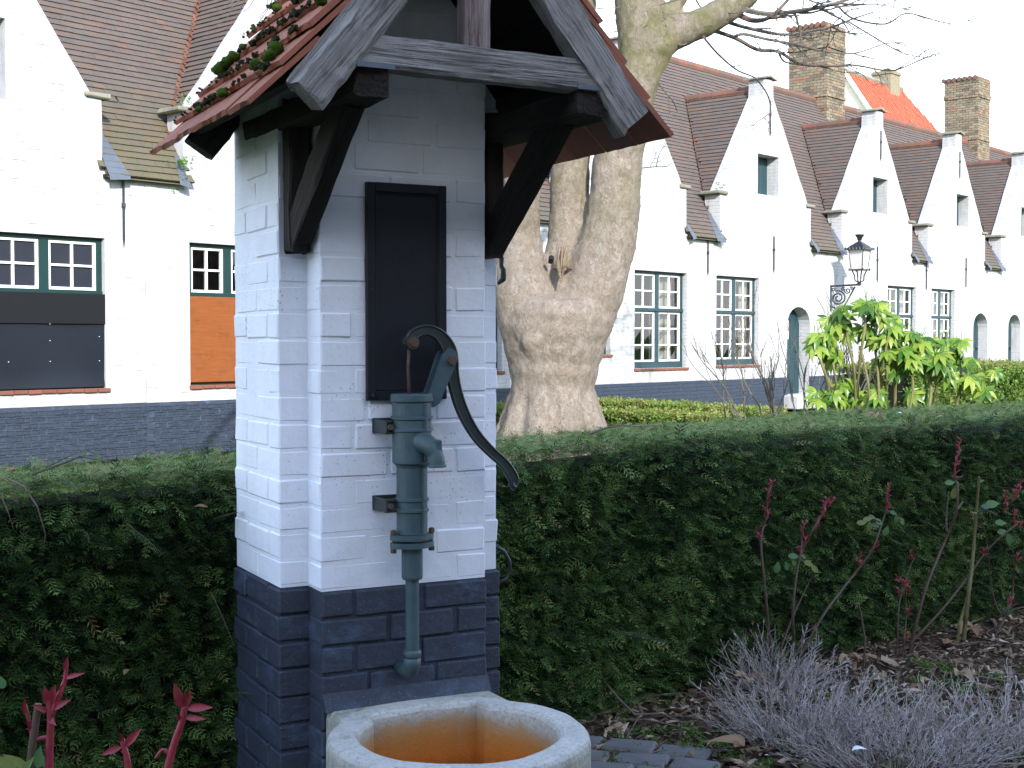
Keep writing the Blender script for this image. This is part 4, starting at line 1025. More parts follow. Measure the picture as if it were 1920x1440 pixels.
# chimneys on the ridge: parts of the houses they stand on
def chimney(par, c, s0, s1, n0, n1, ztop, zbase, nparts):
    x0, x1 = s0 - c, s1 - c; zb = (ztop - .55, zbase + (ztop - zbase) * .27)
    m = MB(); m.box(x0 + .015, x1 - .015, n0 + .015, n1 - .015, zbase - .9, ztop); ch = m.build('chimney', M['mortar'], par)
    stuff = MB(); cnt = 0; k = 0; z = zbase - .8
    while z < ztop - .05:
        up_ = z > zb[0] - .01; o = .035 if abs(z - zb[0]) < .045 or abs(z - zb[1]) < .045 else (.012 if up_ else 0)
        runs = [('f', x0, x1), ('l', n0, n1), ('r', n0, n1), ('b', x0, x1)]
        for side, a, b_ in runs:
            p = a - (k % 2) * .095
            while p < b_ - .01:
                q0, q1 = max(p, a) + .004, min(p + .19, b_) - .004; p += .2
                if q1 - q0 < .02: continue
                jt = rnd.uniform(-.004, .005)
                if side == 'f': bx = (q0, q1, n0 - o - jt, n0 + .05)
                elif side == 'b': bx = (q0, q1, n1 - .05, n1 + o)
                elif side == 'l': bx = (x0 - o - jt, x0 + .05, q0, q1)
                else: bx = (x1 - .05, x1 + o, q0, q1)
                if side in 'fl' and cnt < nparts and z > zbase - .4:
                    m = MB(); m.box(*bx, z + .004, z + .068); m.build('brick', M['brick_yellow'], ch); cnt += 1
                else: stuff.box(*bx, z + .004, z + .068)
        z += .074; k += 1
    stuff.build('chimney_bricks', M['brick_yellow'], ch, kind='stuff')
    y = n0 - .02
    while y < n1 - .1:
        m = MB(); m.tube([((x0 + x1) / 2 - .5 * (x1 - x0) - .05, y + .12, ztop + .03), ((x0 + x1) / 2 + .5 * (x1 - x0) + .05, y + .12, ztop + .02)], [.07, .08], 10); m.build('cap_tile', M['tile_ridge'], ch); y += .17
    for k in range(7):
        tt = k / 6; m = MB(); m.box(x0 - .12, x0 - .02, n0 - .05 - .0 * tt, n0 + .12, zbase - .12 + tt * .0, zbase - .06); 
    return ch
chimney(hh5, 29.68, 31.42, 32.4, 2.3, 3.42, 9.62, 7.1, 300)
chimney(hh7, 39.15, 41.25, 42.2, 2.3, 3.4, 9.7, 7.1, 300)

# ------------------------------------------------------------------ house with the bright red roof behind the terrace
loc = FP0 + FD * 55.2 + FN * -14.0
rh = thing('red_roof_house', 'cream house with bright red tiled roof rising behind the terrace', 'house', loc, FA)
ZR = 13.55; m = MB(); yy = 4.2; zz = ZR - yy * 1.5
m.box(0.1, 9.4, -yy + .3, yy - .3, 0, zz + .2); m.build('wall', M['cream'], rh)
m = MB(); m.add([(.1, -yy + .3, zz + .2), (.1, yy - .3, zz + .2), (.1, 0, ZR - .15)], [(0, 1, 2)]); m.build('gable_wall', M['cream'], rh)
m = MB(); m.add([(0, 0, ZR - .03), (5.6, 0, ZR - .03), (5.6 + yy * .95, -yy, zz - .03), (0, -yy, zz - .03), (5.6 + yy * .95, yy, zz - .03), (0, yy, zz - .03)], [(0, 1, 2, 3), (0, 1, 4, 5), (1, 2, 4)])
rr2 = m.build('roof', M['tile_bright'], rh)
P = []; sv = math.hypot(1, 1.5); k = 0
while True:
    y = -yy + k * .2 / sv
    if y > -.05: break
    x = .05 + (k % 2) * .0; xe = 5.6 - y * .95
    while x < xe - .1: P.append((x + .12, y, ZR + y * 1.5)); x += .24
    k += 1
P = np.array(P); N = len(P); rot = np.repeat(np.array([[(1, 0, 0), (0, 1 / sv, -1.5 / sv), (0, 1.5 / sv, 1 / sv)]]), N, 0)
tv = np.array([(-.12, 0, .015), (-.06, 0, .05), (0, 0, .02), (.12, 0, .0), (-.12, .24, .0), (-.06, .24, .035), (0, .24, .005), (.12, .24, -.015), (-.12, 0, -.02), (-.06, 0, -.02), (0, 0, -.02), (.12, 0, -.02)])
tq = np.array([(0, 1, 5, 4), (1, 2, 6, 5), (2, 3, 7, 6), (8, 9, 1, 0), (9, 10, 2, 1), (10, 11, 3, 2)])
a, b_, _ = scatter(tv, tq, P + NR.normal(0, .004, P.shape), rot, np.ones(N)); np_mesh('roof_tiles', a, b_, M['tile_bright'], rr2, 'stuff')
m = MB(); m.tube([(-.05, 0, ZR + .0), (5.65, 0, ZR)], .13, 8); m.build('ridge', M['capstone'], rr2)
m = MB(); m.add([(-.06, .02, ZR + .02), (-.06, -yy, zz + .02), (.12, -yy, zz + .06), (.12, .02, ZR + .06), (-.06, .02, ZR - .22), (-.06, -yy, zz - .22)], [(0, 1, 2, 3), (0, 4, 5, 1)]); m.build('verge_trim', M['white_paint'], rh)
m = MB(); m.box(3.75, 4.75, -.35, .6, ZR - 1.5, ZR + .62); m.box(3.7, 4.8, -.4, .65, ZR + .45, ZR + .56); ch = m.build('chimney', M['brick_yellow'], rh)
for i in range(4): blob('moss', (3.9 + i * .25, -.1 + .1 * (i % 2), ZR + .64), .2, M['moss'], ch, .4, 5, 40 + i)

# ------------------------------------------------------------------ lantern on a scrolled wall bracket
lan = thing('wall_lantern', 'old street lantern with frosted glass on a scrolled iron wall bracket', 'street lantern', FP0 + FD * 27.32 + Vector((0, 0, 2.13)), FA); lan.scale = (1, 1, .9)
BZ = .62          # height of the top bar above the foot of the bracket
m = MB(); m.box(-.02, .02, -.03, -.001, .0, BZ + .03, .004); m.build('wall_plate', M['teal'], lan)
m = MB(); m.tube([(0, -.02, BZ), (0, -.70, BZ + .02)], .024, 8)
m.tube([(0, -.03, .12)] + [(0, -.18 - .0 + .0, .02)] + [(0, -.3, .06), (0, -.42, .26), (0, -.6, BZ - .03)], .02, 8)
m.build('bracket_bar', M['iron'], lan)
def scroll(cx_, cz_, r0, turns, dirn, a0):
    pts = []
    for i in range(int(turns * 18) + 1):
        a = a0 + dirn * i * 2 * math.pi / 18; r_ = r0 * (1 - i / (turns * 18) * .82); pts.append((0, cx_ + r_ * math.cos(a), cz_ + r_ * math.sin(a)))
    return pts
m = MB(); m.tube(scroll(-.19, .32, .19, 2.1, 1, 1.2), .018, 6); m.tube(scroll(-.42, .5, .08, 1.4, -1, .5), .015, 6); m.tube(scroll(-.52, .55, .045, 1.2, 1, .5), .013, 6); m.tube(scroll(-.31, .54, .05, 1.2, -1, 2.5), .013, 6); m.tube(scroll(-.07, .55, .05, 1.2, 1, 2.5), .013, 6)
m.build('scrollwork', M['iron'], lan)
LY, LZ = -.70, BZ + .02; k_ = .98
m = MB(); m.lathe(0, LY, [(.02, LZ - .03), (.05, LZ - .01), (.05, LZ + .03), (.02, LZ + .06)], 10)
for sx, sy in ((-1, -1), (1, -1), (1, 1), (-1, 1)): m.tube([(0, LY, LZ + .04), (sx * .07, LY + sy * .07, LZ + .10), (sx * .075, LY + sy * .075, LZ + .22), (sx * .12, LY + sy * .12, LZ + .36)], .015, 6)
m.build('lantern_fork', M['iron'], lan)
def sq(m, w0_, z0, w1_, z1): m.add([(-w0_, LY - w0_, z0), (w0_, LY - w0_, z0), (w0_, LY + w0_, z0), (-w0_, LY + w0_, z0), (-w1_, LY - w1_, z1), (w1_, LY - w1_, z1), (w1_, LY + w1_, z1), (-w1_, LY + w1_, z1)], [(0, 3, 2, 1), (4, 5, 6, 7), (0, 1, 5, 4), (1, 2, 6, 5), (2, 3, 7, 6), (3, 0, 4, 7)])
m = MB(); sq(m, .13, LZ + .375, .172, LZ + .84); m.build('lantern_glass', M['lantern_glass'], lan)
m = MB(); sq(m, .165, LZ + .345, .165, LZ + .374)
for sx, sy in ((-1, -1), (1, -1), (1, 1), (-1, 1)): m.tube([(sx * .133, LY + sy * .133, LZ + .37), (sx * .177, LY + sy * .177, LZ + .86)], .009, 6); m.tube([(sx * .165, LY + sy * .165, LZ + .33), (sx * .165, LY + sy * .165, LZ + .40)], .014, 6)
m.build('lantern_frame', M['iron'], lan)
m = MB(); sq(m, .235, LZ + .84, .225, LZ + .875); sq(m, .215, LZ + .876, .14, LZ + .965); sq(m, .13, LZ + .966, .055, LZ + 1.04)
m.lathe(0, LY, [(.05, LZ + 1.04), (.035, LZ + 1.09), (.05, LZ + 1.10), (.06, LZ + 1.12), (.05, LZ + 1.13), (.1, LZ + 1.21), (.095, LZ + 1.23)], 10)
for i in range(6):
    for sx, sy, ax in ((0, -1, 0), (0, 1, 0), (-1, 0, 1), (1, 0, 1)):
        t_ = -.2 + .08 * i; x, y = (t_, sy * .235) if ax == 0 else (sx * .235, t_)
        m.tube([(x, LY + y, LZ + .85), (x * 1.04, LY + y * 1.04, LZ + .91)], [.03, .008], 5)
m.build('lantern_roof', M['iron'], lan)

# ------------------------------------------------------------------ unseen row of houses, added behind the viewer to shade the foreground
an = math.atan2(.447, .894)
base = Vector((0, -4.6, 0)); op = thing('added_shade_row', 'unseen row of white houses added behind the viewer to shade the foreground', 'house', base, an)
m = MB(); m.box(-30, 42, -6, 0, 0, 3.9); m.build('wall', M['white_far'], op)
m = MB(); m.add([(-30, .3, 3.75), (42, .3, 3.75), (42, -3, 7.9), (-30, -3, 7.9), (42, -6.3, 3.75), (-30, -6.3, 3.75)], [(0, 1, 2, 3), (3, 2, 4, 5), (0, 3, 5), (1, 4, 2)]); m.build('roof', M['tile_old'], op)
for x in range(-28, 41, 4):
    m = MB(); m.box(x, x + 1.4, .0, .03, 1, 2.7); wq = m.build('window', M['teal'], op)
    m = MB(); m.box(x + .1, x + .65, .031, .04, 1.1, 2.6); m.box(x + .75, x + 1.3, .031, .04, 1.1, 2.6); m.build('pane', M['glass'], wq)
# ------------------------------------------------------------------ plane tree
TY = 17.0
tree = thing('plane_tree', 'old plane tree with pale flaking bark forking into three thick stems', 'tree', at(1036, 850, TY) * 1.0, 0)
TO = Vector((at(1036, 830, TY).x, TY, 0)); tree.location = TO
def T(x, y, dy=0.0): return at(x, y, TY + dy) - TO
ppm = FPX / TY
def stem(m, pts, n=18):
    c = curve([(p[0], p[1], p[2], p[3] if len(p) > 3 else 0) for p in pts], 4)
    m.tube([T(q[0], q[1], q[3]) for q in c], [q[2] / ppm * (1 + .02 * math.sin(i * 1.7)) for i, q in enumerate(c)], n)
m = MB()
stem(m, [(1036, 900, 112), (1036, 830, 100), (1035, 805, 88), (1035, 780, 79), (1036, 735, 78), (1038, 690, 84), (1041, 650, 92), (1043, 610, 100), (1046, 580, 96), (1048, 562, 80)], 24)
stem(m, [(1010, 660, 62), (995, 600, 62), (985, 550, 58), (976, 500, 50), (972, 440, 42), (976, 390, 37, -.1), (980, 330, 34, -.1), (978, 250, 32, -.2), (965, 120, 31, -.3), (945, -60, 28, -.4), (930, -260, 24, -.4)])
stem(m, [(1052, 600, 60), (1056, 540, 52, .15), (1063, 480, 43, .25), (1067, 420, 39, .3), (1068, 350, 38, .3), (1072, 240, 37, .35), (1082, 80, 35, .4), (1090, -100, 30, .4), (1095, -300, 24, .4)])
stem(m, [(1068, 660, 60), (1088, 600, 62), (1110, 545, 60), (1140, 450, 53), (1152, 380, 49), (1157, 310, 46), (1170, 240, 46), (1185, 180, 43), (1200, 120, 43), (1206, 60, 48), (1196, -10, 46), (1185, -120, 40), (1175, -300, 34)])
stem(m, [(1205, 95, 40), (1235, 78, 36), (1275, 58, 30), (1320, 42, 28), (1365, 14, 27), (1400, -12, 24), (1450, -60, 20), (1540, -130, 15), (1640, -180, 12)])
stem(m, [(1222, 60, 24), (1262, 15, 15), (1290, -20, 13), (1330, -80, 12)])
for a_ in range(9):    # root flare
    an_ = a_ * 2 * math.pi / 9 + .2; r_ = .62
    m.tube([(math.cos(an_) * .38, math.sin(an_) * .38, .75), (math.cos(an_) * .52, math.sin(an_) * .52, .34), (math.cos(an_) * .72, math.sin(an_) * .72, .05), (math.cos(an_) * .95, math.sin(an_) * .95, -.15)], [.2, .2, .17, .08], 10)
for px, py, r_, dy in ((1005, 640, 30, -.45), (1243, 85, 26, -.1)):
    p = T(px, py, dy); m.tube([p + Vector((0, 0, -2 * r_ / ppm)), p, p + Vector((0, 0, 2 * r_ / ppm))], [.02, r_ / ppm, .02], 10)
tr = m.build('trunk', M['bark'], tree, smooth=True)
md = tr.modifiers.new('remesh', 'REMESH'); md.mode = 'VOXEL'; md.voxel_size = .035; md.use_smooth_shade = True
md = tr.modifiers.new('smooth', 'SMOOTH'); md.factor = .6; md.iterations = 5
tx = bpy.data.textures.new('bark_relief', 'CLOUDS'); tx.noise_scale = .11; tx.noise_depth = 4
md = tr.modifiers.new('relief', 'DISPLACE'); md.texture = tx; md.strength = .035; md.mid_level = .5; md.texture_coords = 'LOCAL'
# bare split wood in the fork, and the peeled strip low on the trunk
m = MB(); r5 = random.Random(3)
for k in range(16):
    x = 1036 + k * 2.6 + r5.uniform(-2, 2); y0 = 440 + abs(k - 8) * 6 + r5.uniform(0, 25); y1 = 530 - abs(k - 7) * 4
    m.tube([T(x, y0, -.12), T(x * .6 + 1050 * .4, (y0 + y1) / 2, -.30), T(x * .3 + 1050 * .7, y1, -.42)], [.004, .018, .012], 5)
m.build('split_wood', M['split_wood'], tree)
m = MB(); m.tube([T(1022, 795, -.50), T(1028, 762, -.475), T(1036, 735, -.46), T(1041, 708, -.46)], [.02, .045, .04, .008], 8); m.build('peeled_strip', M['bare_wood'], tree, smooth=True)
m = MB(); m.tube([T(1034, 482, -.36), T(1032, 492, -.3)], [.035, .03], 10); m.build('knot_hole', M['hollow_dark'], tree)
def branch(pts, r0, r1, dy=0.0, subs=0, mat='bark_twig', seed=0, par=None, name='branch', sublen=.5):
    rr_ = random.Random(seed); c = curve([(p[0], p[1]) for p in pts], 5); n = len(c); P3 = [T(q[0], q[1], dy + .25 * math.sin(i * .35 + seed)) for i, q in enumerate(c)]
    m = MB(); m.tube(P3, [r0 + (r1 - r0) * i / (n - 1) for i in range(n)], 6)
    def sub(p, d, L, r_, lev):
        q = [p]; dd = d.copy(); k = 5
        for i in range(k):
            dd = (dd + Vector((rr_.uniform(-.28, .28), rr_.uniform(-.28, .28), rr_.uniform(-.2, .22)))).normalized(); q.append(q[-1] + dd * (L / k))
        m.tube(q, [r_ * (1 - .7 * i / k) for i in range(k + 1)], 4, cap=False)
        if lev:
            for _ in range(rr_.randint(1, 3)):
                j = rr_.randint(1, k - 1); sub(q[j], (dd + Vector((rr_.uniform(-1, 1), rr_.uniform(-.7, .7), rr_.uniform(-.9, .7)))).normalized(), L * rr_.uniform(.35, .65), r_ * .6, lev - 1)
    for _ in range(subs):
        j = rr_.randint(n // 5, n - 2); d = (P3[j + 1] - P3[j]).normalized(); sub(P3[j], (d + Vector((rr_.uniform(-.6, .6), rr_.uniform(-.6, .6), rr_.uniform(-1.1, .8)))).normalized(), sublen * rr_.uniform(.5, 1.3), r1 * 1.1 + .002, 2)
    return m.build(name, M[mat], par or tree)
B_ = [([(1395, 18), (1440, 26), (1500, 20), (1560, 8), (1640, -20), (1720, -60)], .042, .02, 6),
      ([(1380, 25), (1410, 38), (1440, 34), (1470, 8), (1500, -30)], .045, .02, 2),
      ([(1360, 40), (1400, 52), (1460, 64), (1500, 62), (1560, 50), (1600, 35), (1640, 22)], .032, .012, 7),
      ([(1340, 58), (1380, 72), (1420, 93), (1460, 97), (1500, 120), (1560, 124), (1600, 122), (1660, 132), (1690, 128), (1740, 105)], .034, .008, 9),
      ([(1375, 70), (1395, 64), (1440, 74), (1490, 83), (1540, 95), (1600, 100), (1660, 82), (1700, 80)], .026, .008, 7),
      ([(1318, 68), (1345, 100), (1380, 130), (1410, 143), (1420, 150), (1440, 180), (1446, 215), (1440, 232)], .020, .006, 3),
      ([(1460, 97), (1470, 115), (1500, 122)], .022, .008, 1),
      ([(1570, 10), (1600, 35), (1660, 45), (1700, 25), (1760, 40), (1800, 45), (1830, 28)], .018, .005, 7),
      ([(1590, 40), (1640, 70), (1690, 98), (1740, 108), (1750, 100)], .014, .004, 5),
      ([(1230, 150), (1245, 170), (1262, 190), (1270, 210)], .013, .006, 1),
      ([(1255, 80), (1280, 84), (1300, 74), (1310, 66)], .012, .008, 0),
      ([(1190, 15), (1230, 12), (1290, -5)], .01, .005, 2), ([(1120, 16), (1165, 14), (1220, 13), (1270, 0)], .010, .005, 3),
      ([(1140, 58), (1180, 60), (1200, 55), (1215, 45)], .008, .004, 1),
      ([(1196, 316), (1225, 313), (1250, 312), (1262, 304)], .010, .004, 2),
      ([(1300, -10), (1320, 20), (1340, 5), (1350, -20)], .016, .01, 2), ([(1480, -20), (1530, 5), (1580, 12), (1640, 8), (1700, 18)], .016, .006, 6),
      ([(1560, 20), (1556, 60), (1548, 100), (1540, 150)], .007, .003, 2), ([(1640, -10), (1650, 30), (1640, 60), (1655, 90)], .008, .003, 3),
      ([(1410, 10), (1440, 60), (1455, 80)], .008, .003, 2)]
for i, (pts, r0, r1, sb) in enumerate(B_): branch(pts, r0 * .85, r1 * .8, -.3 + .2 * (i % 4), sb, 'bark_twig_far' if i % 2 else 'bark_twig', 100 + i)
# high crown outside the frame keeps the tree whole from other positions
for i in range(10):
    a_ = i * 2.4; p0 = Vector((.6 * math.cos(a_), .4 * math.sin(a_), 6.0 + .3 * i)); m = MB(); q = [p0]; d = Vector((math.cos(a_), math.sin(a_) * .8 + .3, .9)).normalized()
    for k in range(9): d = (d + Vector((rnd.uniform(-.25, .25), rnd.uniform(-.25, .25), rnd.uniform(-.1, .2)))).normalized(); q.append(q[-1] + d * .45)
    m.tube(q, [.09 - .008 * k for k in range(10)], 6); m.build('branch', M['bark'], tree)
# twigs reaching in over the left roof from a neighbouring bough
o = branch([(395, 25), (420, 12), (455, 10), (500, 2), (530, -15)], .008, .004, -8.0, 6, 'bark_twig', 55, name='twig', sublen=.35)
bpy.data.objects.remove(o)
m = MB(); rr_ = random.Random(4)
for k in range(9):
    p = at(520 + rr_.uniform(-10, 30), -60, 9.0); q = [p]; e_ = at(rr_.uniform(385, 500), rr_.uniform(5, 60), 9.0 + rr_.uniform(-.2, .2))
    for i in range(1, 7): q.append(p.lerp(e_, i / 6) + Vector((rr_.uniform(-.02, .02), rr_.uniform(-.02, .02), .03 * math.sin(i))))
    m.tube(q, [.005 - .0006 * i for i in range(7)], 4)
bough_o = at(520, -60, 9.0)
m.tube([at(520, -60, 9.0), at(560, -110, 9.0), at(680, -260, 9.2), at(1000, -420, 11.5), at(1080, -440, 16.8)], [.008, .012, .03, .05, .07], 6)
o = m.build('twig', M['bark_twig'], None); o.name = 'branch'; o.parent = tree; o.location = -TO

# ------------------------------------------------------------------ clipped hedges
def sprig(n=5, L=1.0, nl=.32, nw=.058, seed=1):
    """a twig along x with needles in two ranks; quads"""
    r = random.Random(seed); v = []; q = []
    def quad(a, b_, w_):
        a = np.array(a); b_ = np.array(b_); d = b_ - a; s = np.array((-d[1], d[0], 0)); s = s / np.linalg.norm(s) * w_ * .5; mid = a + d * .5
        i = len(v); v.extend([a, mid + s + (0, 0, .0), b_, mid - s]); q.append((i, i + 1, i + 2, i + 3))
    quad((0, 0, 0), (L, 0, 0), .03)
    for i in range(n):
        t = (i + .6) / n; ll = nl * (1 - .35 * abs(t - .45)) * r.uniform(.8, 1.15)
        for s_ in (-1, 1):
            a_ = R(r.uniform(48, 68)) * (1 - .25 * t); quad((t * L, 0, 0), (t * L + ll * math.cos(a_), s_ * ll * math.sin(a_), r.uniform(-.05, .07)), nw)
    quad((L * .93, 0, 0), (L * 1.18, .02, .03), nw)
    return np.array(v), np.array(q)
SPR = [sprig(5, seed=s) for s in range(3)]
def leafclump(n=7, seed=1):
    r = np.random.default_rng(seed); v = []; q = []
    for i in range(n):
        c = r.normal(0, .35, 3); a = r.normal(size=3); a /= np.linalg.norm(a); b_ = np.cross(a, r.normal(size=3)); b_ /= np.linalg.norm(b_)
        k = len(v); v += [c - a * .3, c + b_ * .15, c + a * .3, c - b_ * .15]; q.append((k, k + 1, k + 2, k + 3))
    return np.array(v), np.array(q)
CLP = [leafclump(seed=s) for s in range(3)]
def surf_points(a, b_, c, d, dens):
    """random points on the quad a,b,c,d (a->b along, a->d across)"""
    a, b_, c, d = (np.array(x, float) for x in (a, b_, c, d)); ar = .5 * (np.linalg.norm(np.cross(b_ - a, d - a)) + np.linalg.norm(np.cross(b_ - c, d - c))); N = int(ar * dens)
    u = NR.random(N)[:, None]; v = NR.random(N)[:, None]
    p = a * (1 - u) * (1 - v) + b_ * u * (1 - v) + c * u * v + d * (1 - u) * v
    n = np.cross(b_ - a, d - a); n /= np.linalg.norm(n); return p, n
def lumps(p, amp=.03, f=3.0):
    s = np.zeros(len(p)); r = np.random.default_rng(11)
    for k in range(8):
        w_ = r.normal(size=3); w_ /= np.linalg.norm(w_); s += np.sin((p @ w_) * f * (1 + k * .8) + r.uniform(0, 6)) / (1 + k * .5)
    return s * amp * .5
def foliage(name, quads, dens, tpl, size, mat, parent, kind='yew', topn=(0, 0, 1), org=(0, 0, 0)):
    VV_ = []; QQ = []; TT = []; off = 0
    for (a, b_, c, d, dd) in quads:
        p, n = surf_points(a, b_, c, d, dens * dd)
        if len(p) == 0: continue
        top = n[2] > .7; dep = NR.random(len(p)) ** 1.4 * (.05 if top else .13); lp = lumps(p) * (.35 if top else 1)
        p = p + n * (lp - dep + .01)[:, None]
        N = len(p); top = n[2] > .7
        if kind == 'yew':
            dr = n[None] * NR.uniform(.25, 1.0, N)[:, None] + NR.normal(0, .55, (N, 3)); dr[:, 2] += (-.05 if not top else .1)
            if top: dr = NR.normal(0, 1, (N, 3)) * (1, 1, .16) + (0, 0, .06)
            up = np.tile((0, 0, 1.), (N, 1)) + n[None] * .5 + NR.normal(0, .35, (N, 3))
        else:
            dr = NR.normal(size=(N, 3)); up = NR.normal(size=(N, 3))
        rot = frames(dr, up); scl = NR.uniform(.7, 1.25, N) * size * (.72 if top and kind == 'yew' else 1)
        cl = lumps(p, 1.0, 5.0); tint = np.clip((.86 if top else .40) + .13 * cl + NR.normal(0, .2, N) ** 1 + np.where(NR.random(N) < .2, .33, 0) - dep * (0 if kind == 'box' else 1.2), 0, .97)  # hedge tops tinted lighter in place of sunlight; sprigs set deeper are darker
        k = NR.integers(0, len(tpl), N)
        for j in range(len(tpl)):
            s_ = k == j; V_, Q_, T_ = scatter(tpl[j][0], tpl[j][1], p[s_], rot[s_], scl[s_], tint[s_]); VV_.append(V_); QQ.append(Q_ + off); TT.append(T_); off += len(V_)
    V_ = np.concatenate(VV_) - np.array(org)
    return np_mesh(name, V_, np.concatenate(QQ), mat, parent, 'stuff', np.clip(np.concatenate(TT) + NR.normal(0, .05, sum(len(t_) for t_ in TT)), 0, 1))
def hedge(name, label, front, back, zt, dens, tpl, size, mat, kind, backdens=.12, group=None, dfun=None, core='hedge_core', inset=.15, z0=0.0, cat='hedge'):
    """front and back: matching plan polylines"""
    org = Vector((front[0][0], front[0][1], 0)); h = thing(name, label, cat, org, 0, group); quads = []
    zt = zt if hasattr(zt, '__len__') else [zt] * len(front)
    n = len(front)
    for i in range(n - 1):
        f0, f1 = front[i], front[i + 1]; b0, b1 = back[i], back[i + 1]; za, zb = zt[i], zt[i + 1]; k_ = dfun((f0[0] + f1[0]) / 2) if dfun else 1.0
        quads.append(((*f0, z0), (*f1, z0), (*f1, zb), (*f0, za), k_)); quads.append(((*f0, za), (*f1, zb), (*b1, zb), (*b0, za), k_ * 1.5))
        quads.append(((*b1, z0), (*b0, z0), (*b0, za), (*b1, zb), k_ * backdens))
    for (f0, b0, za, s_) in ((front[0], back[0], zt[0], 1), (front[-1], back[-1], zt[-1], -1)):
        q = ((*b0, z0), (*f0, z0), (*f0, za), (*b0, za)) if s_ > 0 else ((*f0, z0), (*b0, z0), (*b0, za), (*f0, za)); quads.append((*q, .6))
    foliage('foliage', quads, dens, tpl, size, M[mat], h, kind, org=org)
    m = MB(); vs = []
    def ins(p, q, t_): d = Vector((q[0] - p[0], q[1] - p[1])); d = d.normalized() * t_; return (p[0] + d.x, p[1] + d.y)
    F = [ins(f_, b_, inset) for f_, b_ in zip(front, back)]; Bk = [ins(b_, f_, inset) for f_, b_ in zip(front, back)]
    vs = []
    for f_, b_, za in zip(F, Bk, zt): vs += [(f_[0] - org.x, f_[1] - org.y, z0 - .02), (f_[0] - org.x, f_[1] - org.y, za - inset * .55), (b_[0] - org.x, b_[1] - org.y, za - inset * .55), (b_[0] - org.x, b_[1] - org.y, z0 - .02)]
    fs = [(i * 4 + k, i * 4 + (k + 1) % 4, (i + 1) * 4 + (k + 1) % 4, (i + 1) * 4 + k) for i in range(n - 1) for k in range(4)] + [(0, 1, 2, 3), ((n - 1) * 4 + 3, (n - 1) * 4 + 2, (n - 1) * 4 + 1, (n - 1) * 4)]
    m.add(vs, fs); m.build('shade_core', M[core], h)  # solid near-black core stands in for the shade between the sprigs
    return h
HF = [(-3.1, 2.5), (-1.43, 3.74), (-.80, 4.16)]; HB = [(-3.4, 2.95), (-1.66, 4.22), (-1.03, 4.76)]
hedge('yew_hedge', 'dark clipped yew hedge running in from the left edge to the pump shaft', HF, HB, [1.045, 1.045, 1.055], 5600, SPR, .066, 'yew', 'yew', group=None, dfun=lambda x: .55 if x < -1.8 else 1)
hf2 = [(-.50, 4.36), (-.04, 4.74), (.52, 5.27), (1.3, 5.98), (1.94, 6.52), (2.74, 7.06), (4.2, 7.95)]
hb2_ = [(-.80, 4.78), (-.35, 5.25), (.12, 5.86), (.75, 6.72), (1.35, 7.4), (2.15, 8.1), (3.65, 9.0)]
hb2 = [(b[0] * .83 + f[0] * .17, b[1] * .83 + f[1] * .17) for f, b in zip(hf2, hb2_)]
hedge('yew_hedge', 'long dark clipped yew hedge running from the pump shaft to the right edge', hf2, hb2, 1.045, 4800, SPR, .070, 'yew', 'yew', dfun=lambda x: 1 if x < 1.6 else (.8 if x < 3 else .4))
# box hedges on the green (a low pair across, and the dark one at the right)
def plan(p, z): q = onz(p[0], p[1], z); return (q.x, q.y)
A0, A1 = onz(1148, 751, .5), onz(1460, 769, .5); nv = Vector((-.55, -.8, 0))
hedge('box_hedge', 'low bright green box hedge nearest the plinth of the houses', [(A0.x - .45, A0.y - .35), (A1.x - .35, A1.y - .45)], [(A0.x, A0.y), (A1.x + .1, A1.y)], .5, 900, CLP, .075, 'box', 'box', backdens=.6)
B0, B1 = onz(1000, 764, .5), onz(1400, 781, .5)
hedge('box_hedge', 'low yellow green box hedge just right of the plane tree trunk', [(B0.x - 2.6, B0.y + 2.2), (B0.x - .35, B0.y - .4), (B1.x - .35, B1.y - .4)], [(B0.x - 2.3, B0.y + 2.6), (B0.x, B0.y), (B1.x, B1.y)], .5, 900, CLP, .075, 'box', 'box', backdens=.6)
hedge('box_hedge', 'dark boxy hedge at the right edge below the arched doors', [(5.35, 17.6), (8.6, 20.6)], [(4.5, 18.6), (7.8, 21.6)], 1.08, 500, CLP, .085, 'box', 'box', backdens=.3)

